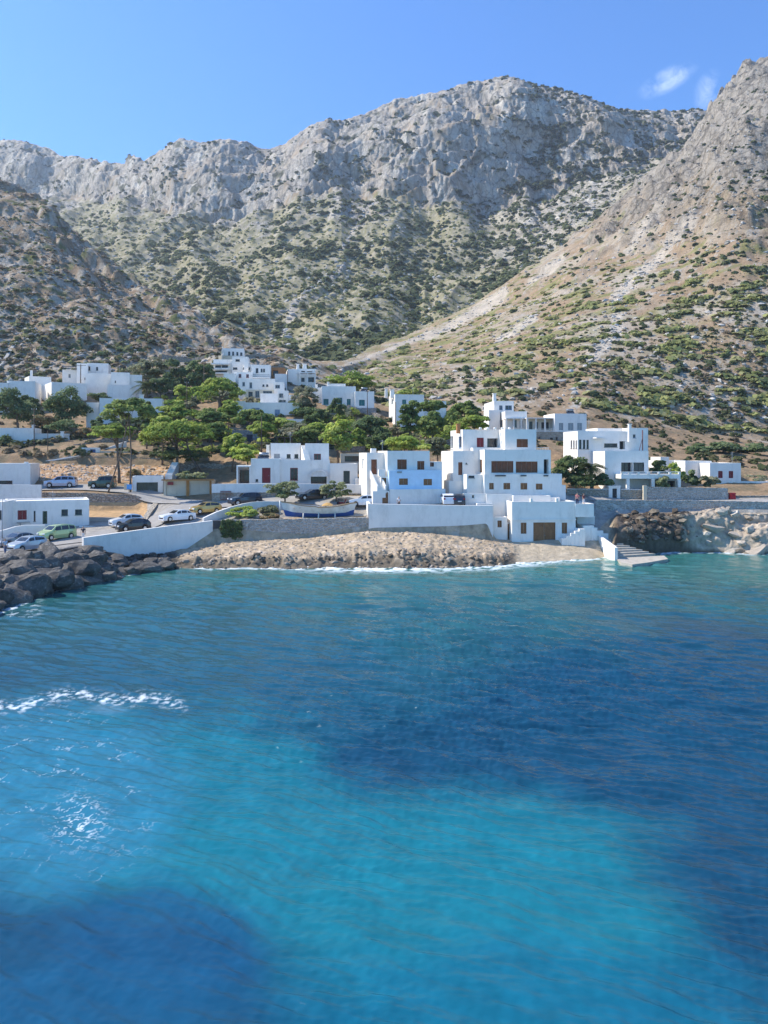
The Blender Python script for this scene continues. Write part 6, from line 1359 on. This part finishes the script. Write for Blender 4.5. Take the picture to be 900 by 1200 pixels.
def strip(name, f0, f1, mat, off=0.0):
    m = MB(); n = 26
    for sd_ in (-1, 1):
        vs_ = []
        for i in range(n + 1):
            x, bw, zt_, kr = section(i / n)
            for j in range(5):
                f = f0 + (f1 - f0) * j / 4; rk_ = (-.6 * f if i == 0 else (-.25 * f if i == 1 else (.4 * f if i == n else 0)))
                vs_.append((x + rk_, Yb + sd_ * (bw * max(.0, f) ** .45 + off), zk + kr + (zt_ - kr) * f))
        m.add(vs_, [((i * 5 + j), ((i + 1) * 5 + j), ((i + 1) * 5 + j + 1), (i * 5 + j + 1)) if sd_ < 0 else ((i * 5 + j + 1), ((i + 1) * 5 + j + 1), ((i + 1) * 5 + j), (i * 5 + j)) for i in range(n) for j in range(4)], True)
    return m.build(name, mat, boat)
BW_, BB_ = simple('boat_white', (.72, .70, .63), .6, .08, 1.5, .3, dirt=((.40, .33, .24), .5)), simple('boat_blue', (.02, .085, .30), .5, .1, 1.5, .4, dirt=((.10, .14, .25), .4))
strip('bottom', 0, .42, BB_); strip('topsides', .42, .93, BW_); strip('gunwale', .93, 1.0, simple('gunwale_wood', (.34, .24, .14), .7, .15, 3), .05)
m = MB(); dk = []
for i in range(27):
    x, bw, zt_, kr = section(i / 26); dk += [(x, Yb - bw * .93, zk + zt_ * .84), (x, Yb + bw * .93, zk + zt_ * .84)]
m.add(dk, [(i * 2, i * 2 + 2, i * 2 + 3, i * 2 + 1) for i in range(26)]); m.build('deck', simple('deck_wood', (.36, .30, .22), .8, .15, 2), boat)
m = MB()
for i in range(9): m.box((bx0 + L * (.14 + .09 * i), Yb, zk + 1.42), (.16, 2.1, .07))
m.build('thwarts', simple('thwart_wood', (.40, .34, .26), .8, .15, 2), boat)
m = MB(); tp = []
for i in range(9):
    for j in range(7): tp.append((bx0 + L * (.54 + .02 * i), Yb + (j - 3) * .38, zk + 1.62 + .42 * math.sin(math.pi * (i + .5) / 9.5) * (1 - (abs(j - 3) / 3.4) ** 2) + .07 * float(perlin(i * .9, j * .8, 4))))
m.add(tp, [(i * 7 + j, (i + 1) * 7 + j, (i + 1) * 7 + j + 1, i * 7 + j + 1) for i in range(8) for j in range(6)], True); m.build('tarpaulin', simple('ochre_tarpaulin', (.50, .30, .10), .8, .12, 3), boat)
m = MB(); m.tube([(bx0 - .62, Yb, zk + .5), (bx0 - .7, Yb, zk + 2.3)], [.07, .09], 6); m.build('stem_post', BW_, boat)
for fx in (.28, .5, .74):
    for s in (-1, 1):
        m = MB(); m.tube([(bx0 + L * fx, Yb + s * 1.5, zk - .35), (bx0 + L * fx, Yb + s * 1.12, zk + .75)], .09, 6); m.build('prop', simple('prop_wood', (.60, .57, .50), .8), boat)
m = MB(); m.box((bx0 + L * .5, Yb, zk - .14), (L * .75, .25, .3)); m.build('keel_block', WOODP, boat)
# ------------------------------------------------------------------ poles, signs, small things
def pole(label, px, Y, pyt, arms=(), r=.09, name='utility_pole', cat='pole', mat=None, pyb=None):
    b0 = gpx(px, Y); 
    if pyb: b0.z = Z_(pyb, Y)
    t = W(px, Y, pyt); root = empty(name, b0, label, cat, 'poles around the village'); m = MB(); m.tube([b0 + Vector((0, 0, -.4)), t], [r, r * .7], 8); m.build('shaft', mat or WOODP, root)
    for dz, w_ in arms:
        q = MB(); q.box((t.x, t.y, t.z - dz), (w_, .1, .1)); ar_ = q.build('crossarm', mat or WOODP, root)
        for k_ in (-.45, 0, .45):
            i_ = MB(); i_.tube([(t.x + w_ * k_, t.y, t.z - dz + .05), (t.x + w_ * k_, t.y, t.z - dz + .25)], .04, 6); i_.build('insulator', LAMP, ar_)
    return root
pole('wooden pole with a crossarm rising behind the left hand trees', 94.5, 178, 427, [(.3, 2.4)], .13)
pole('thin pole left of the pair standing above the coped wall', 40, 132, 479, [(.2, .9)], .09)
pole('shorter thin pole right of the pair above the coped wall', 56, 131, 505, [], .07)
pole('thin grey post on the bare earth beside the upper white house', 46.5, 118.8, 548, [], .05, mat=GREYM)
pole('tall thin post at the left edge in front of the quayside house', 2.5, 84, 585, [], .06, mat=GREYM, name='lamp_post', cat='post')
pole('pole in front of the tall house left corner', 463.5, 150, 471, [], .10)
pole('pole right of the teal shutter house', 430.5, 168, 458, [(.2, .8)], .10)
pole('slim pole behind the umbrella pine below the hill cluster', 219, 165, 448, [(.2, .8)], .1)
pole('slim pole in the dark grove beside the balcony house', 239, 178, 424, [], .1)
pole('thin dark pole rising from the bright pine behind the blue house', 492, 116, 506, [], .06)
pole('thin aerial behind the grey cottage', 306.5, 126, 488, [], .08)
sg = empty('road_sign', gpx(151, 111.6), 'blue sign on a post at the foot of the upright pine trunk', 'sign'); p_ = gpx(151, 111.6); m = MB(); m.tube([p_, (p_.x, p_.y, Z_(567.5, 111.6))], .04, 6); m.build('post', GREYM, sg)
m = MB(); c_ = W(151.5, 111.5, 570.6); m.box(c_, (.75, .05, .72)); m.build('panel', simple('sign_blue', (.12, .36, .72), .4), sg)
m = MB(); c_ = gpx(858, 109.3); m.box(c_ + Vector((0, 0, .45)), (.8, .6, .85), 0, .92); m.box(c_ + Vector((0, 0, .93)), (.84, .66, .1)); m.box(c_ + Vector((-.2, -.32, .5)), (.08, .05, .5)); m.box(c_ + Vector((.2, -.32, .5)), (.08, .05, .5))
tag(m.build('red_bin', simple('red_plastic', (.45, .02, .03), .4)), 'red bin standing in the gap of the stone wall at right', 'bin')
# scooter by the blue house gate
sc2 = empty('scooter', gpx(393, 103) , 'small dark scooter hardly seen behind the boat tarpaulin', 'scooter'); p_ = gpx(402, 103.2); sc2.location = p_
for dx in (-.6, .6):
    m = MB(); m.tube([p_ + Vector((dx, -.06, .25)), p_ + Vector((dx, .06, .25))], .25, 14); m.build('wheel', TYRE, sc2)
m = MB(); m.tube([p_ + Vector((-.6, 0, .3)), p_ + Vector((-.2, 0, .32)), p_ + Vector((.2, 0, .3)), p_ + Vector((.42, 0, .9))], [.1, .13, .1, .06], 8); m.build('frame', REDP, sc2)
m = MB(); m.box(p_ + Vector((-.3, 0, .72)), (.65, .26, .12)); m.build('seat', BLK, sc2); m = MB(); m.tube([p_ + Vector((.42, -.3, 1.0)), p_ + Vector((.42, .3, 1.0))], .03, 6); m.build('handlebar', BLK, sc2)
# ------------------------------------------------------------------ people
SKIN = simple('skin', (.48, .29, .20), .6, .05, 5)
def skinned(name, joints, edges, mat, parent, sub=1):
    me = bpy.data.meshes.new(name); off = wloc(parent); me.from_pydata([tuple(Vector(j[:3]) - off) for j in joints], edges, [])
    import bmesh; bm = bmesh.new(); bm.from_mesh(me); bm.verts.layers.skin.verify(); bm.to_mesh(me); bm.free(); o = bpy.data.objects.new(name, me); COL.objects.link(o); o.parent = parent
    for i, j in enumerate(joints): sv = me.skin_vertices[0].data[i]; sv.radius = (j[3], j[4] if len(j) > 4 else j[3]); sv.use_root = (i == 0)
    md = o.modifiers.new('skin', 'SKIN'); md.use_smooth_shade = True; s_ = o.modifiers.new('sub', 'SUBSURF'); s_.levels = s_.render_levels = sub; me.materials.append(mat); return o
def person(label, px, Y, face, shirt, trousers, hairc, z=None, pose=0, H=1.7):
    b0 = gpx(px, Y); b0.z = b0.z if z is None else Z_(z, Y); root = empty('person', b0, label, 'person'); a = R(face); k = H / 1.75; ca, sa = math.cos(a), math.sin(a)
    J = lambda x, y, z_, r, r2=None: (b0.x + (x * ca - y * sa) * k, b0.y + (x * sa + y * ca) * k, b0.z + z_ * k, r * k, (r2 or r) * k)
    st = .14 if pose == 1 else .0   # stride
    arm = [(-.20, .0, 1.42), (-.25, -.02, 1.14), (-.24, -.10 - st, .90)], [(.20, 0, 1.42), (.25, .0, 1.14), (.23 if pose < 2 else .12, -.10 + st if pose < 2 else -.25, .90 if pose < 2 else 1.12)]
    js = [J(0, 0, .95, .13, .10), J(0, 0, 1.2, .13, .09), J(0, 0, 1.42, .14, .09), J(0, 0, 1.50, .055), J(0, -.01, 1.58, .075, .085), J(0, -.01, 1.68, .085, .095)]; ed = [(0, 1), (1, 2), (2, 3), (3, 4), (4, 5)]
    for sd_, ar_ in zip((-1, 1), arm):
        n0 = len(js); js += [J(*ar_[0], .055), J(*ar_[1], .042), J(*ar_[2], .03)]; ed += [(2, n0), (n0, n0 + 1), (n0 + 1, n0 + 2)]
        hx, hy, hz_ = ar_[2]; js.append(J(hx, hy - .02, hz_ - .07, .032, .02)); ed.append((n0 + 2, n0 + 3))
        for q, (fx, ln) in enumerate(((-.03, .07), (-.01, .085), (.01, .08), (.03, .065))): js.append(J(hx + fx, hy - .03, hz_ - .08 - ln, .009)); ed.append((n0 + 3, len(js) - 1))
        js.append(J(hx - sd_ * .03, hy - .05, hz_ - .10, .011)); ed.append((n0 + 2, len(js) - 1))
    for sd_ in (-1, 1):
        n0 = len(js); f = sd_ * st; js += [J(sd_ * .09, 0, .88, .085), J(sd_ * .10, -.02 + f * .6, .50, .058), J(sd_ * .10, f * 1.2 + .02, .10, .038), J(sd_ * .11, f * 1.2 - .12, .03, .035)]; ed += [(0, n0), (n0, n0 + 1), (n0 + 1, n0 + 2), (n0 + 2, n0 + 3)]
    skinned('body', js, ed, SKIN, root)
    g = .018; sj = [J(0, 0, .98, .13 + g, .10 + g), J(0, 0, 1.2, .13 + g, .09 + g), J(0, 0, 1.40, .14 + g, .09 + g), J(0, 0, 1.46, .08, .07)]; se = [(0, 1), (1, 2), (2, 3)]
    for ar_ in arm: n0 = len(sj); m_ = [(ar_[0][i] + ar_[1][i]) / 2 for i in range(3)]; sj += [J(*ar_[0], .055 + g), J(*m_, .05 + g)]; se += [(2, n0), (n0, n0 + 1)]
    skinned('shirt', sj, se, shirt, root)
    tj = [J(0, 0, .98, .13 + g, .10 + g), J(0, 0, .90, .13 + g, .10 + g)]; te = [(0, 1)]
    for sd_ in (-1, 1): n0 = len(tj); f = sd_ * st; tj += [J(sd_ * .09, 0, .82, .085 + g), J(sd_ * .10, -.02 + f * .6, .50, .06 + g), J(sd_ * .10, f * .9, .22 if pose != 2 else .48, .045 + g)]; te += [(1, n0), (n0, n0 + 1), (n0 + 1, n0 + 2)]
    skinned('trousers', tj, te, trousers, root)
    skinned('hair', [J(0, .02, 1.70, .092, .10), J(0, .035, 1.62, .085, .085)], [(0, 1)], hairc, root)
    for sd_ in (-1, 1):
        e = MB(); c_ = J(sd_ * .033, -.10, 1.66, .01); e.box(c_[:3], (.022, .012, .012), a); e.build('eye', BLK, root)
        e = MB(); c_ = J(sd_ * .095, .0, 1.645, .01); e.box(c_[:3], (.02, .035, .06), a, .8); e.build('ear', SKIN, root)
    e = MB(); c_ = J(0, -.112, 1.63, .01); e.box(c_[:3], (.025, .04, .045), a, .5); e.build('nose', SKIN, root); e = MB(); c_ = J(0, -.098, 1.59, .01); e.box(c_[:3], (.05, .012, .012), a); e.build('mouth', REDP, root)
cl = lambda n_, c_: simple(n_, c_, .8, .08, 6)
HD, HB = cl('dark_hair', (.02, .015, .012)), cl('brown_hair', (.12, .07, .04))
person('person in a dark top and white trousers on the quay right of the green car', 97.5, 87.6, 20, cl('dark_shirt', (.04, .045, .06)), cl('white_trousers', (.68, .68, .66)), HD)
person('person in a pale blue top at the left end of the boulders', 6, 77.3, 60, cl('pale_blue_shirt', (.50, .60, .72)), cl('denim', (.10, .14, .24)), HB, pose=1)
person('person in white with a dark bag standing behind the tall sea wall', 467.5, 99.0, -10, cl('white_shirt', (.70, .68, .68)), cl('dark_trousers', (.05, .05, .06)), HD, pose=2, z=597)
person('person in a pink top on the boathouse roof terrace', 676.5, 101.2, -15, cl('pink_shirt', (.62, .22, .20)), cl('navy_shorts', (.03, .035, .08)), HB, z=592.5)
person('person in a dark top beside the pink one on the boathouse roof terrace', 684, 101.4, 30, cl('maroon_shirt', (.16, .04, .05)), cl('white_shorts', (.66, .66, .66)), HD, z=593, pose=2)
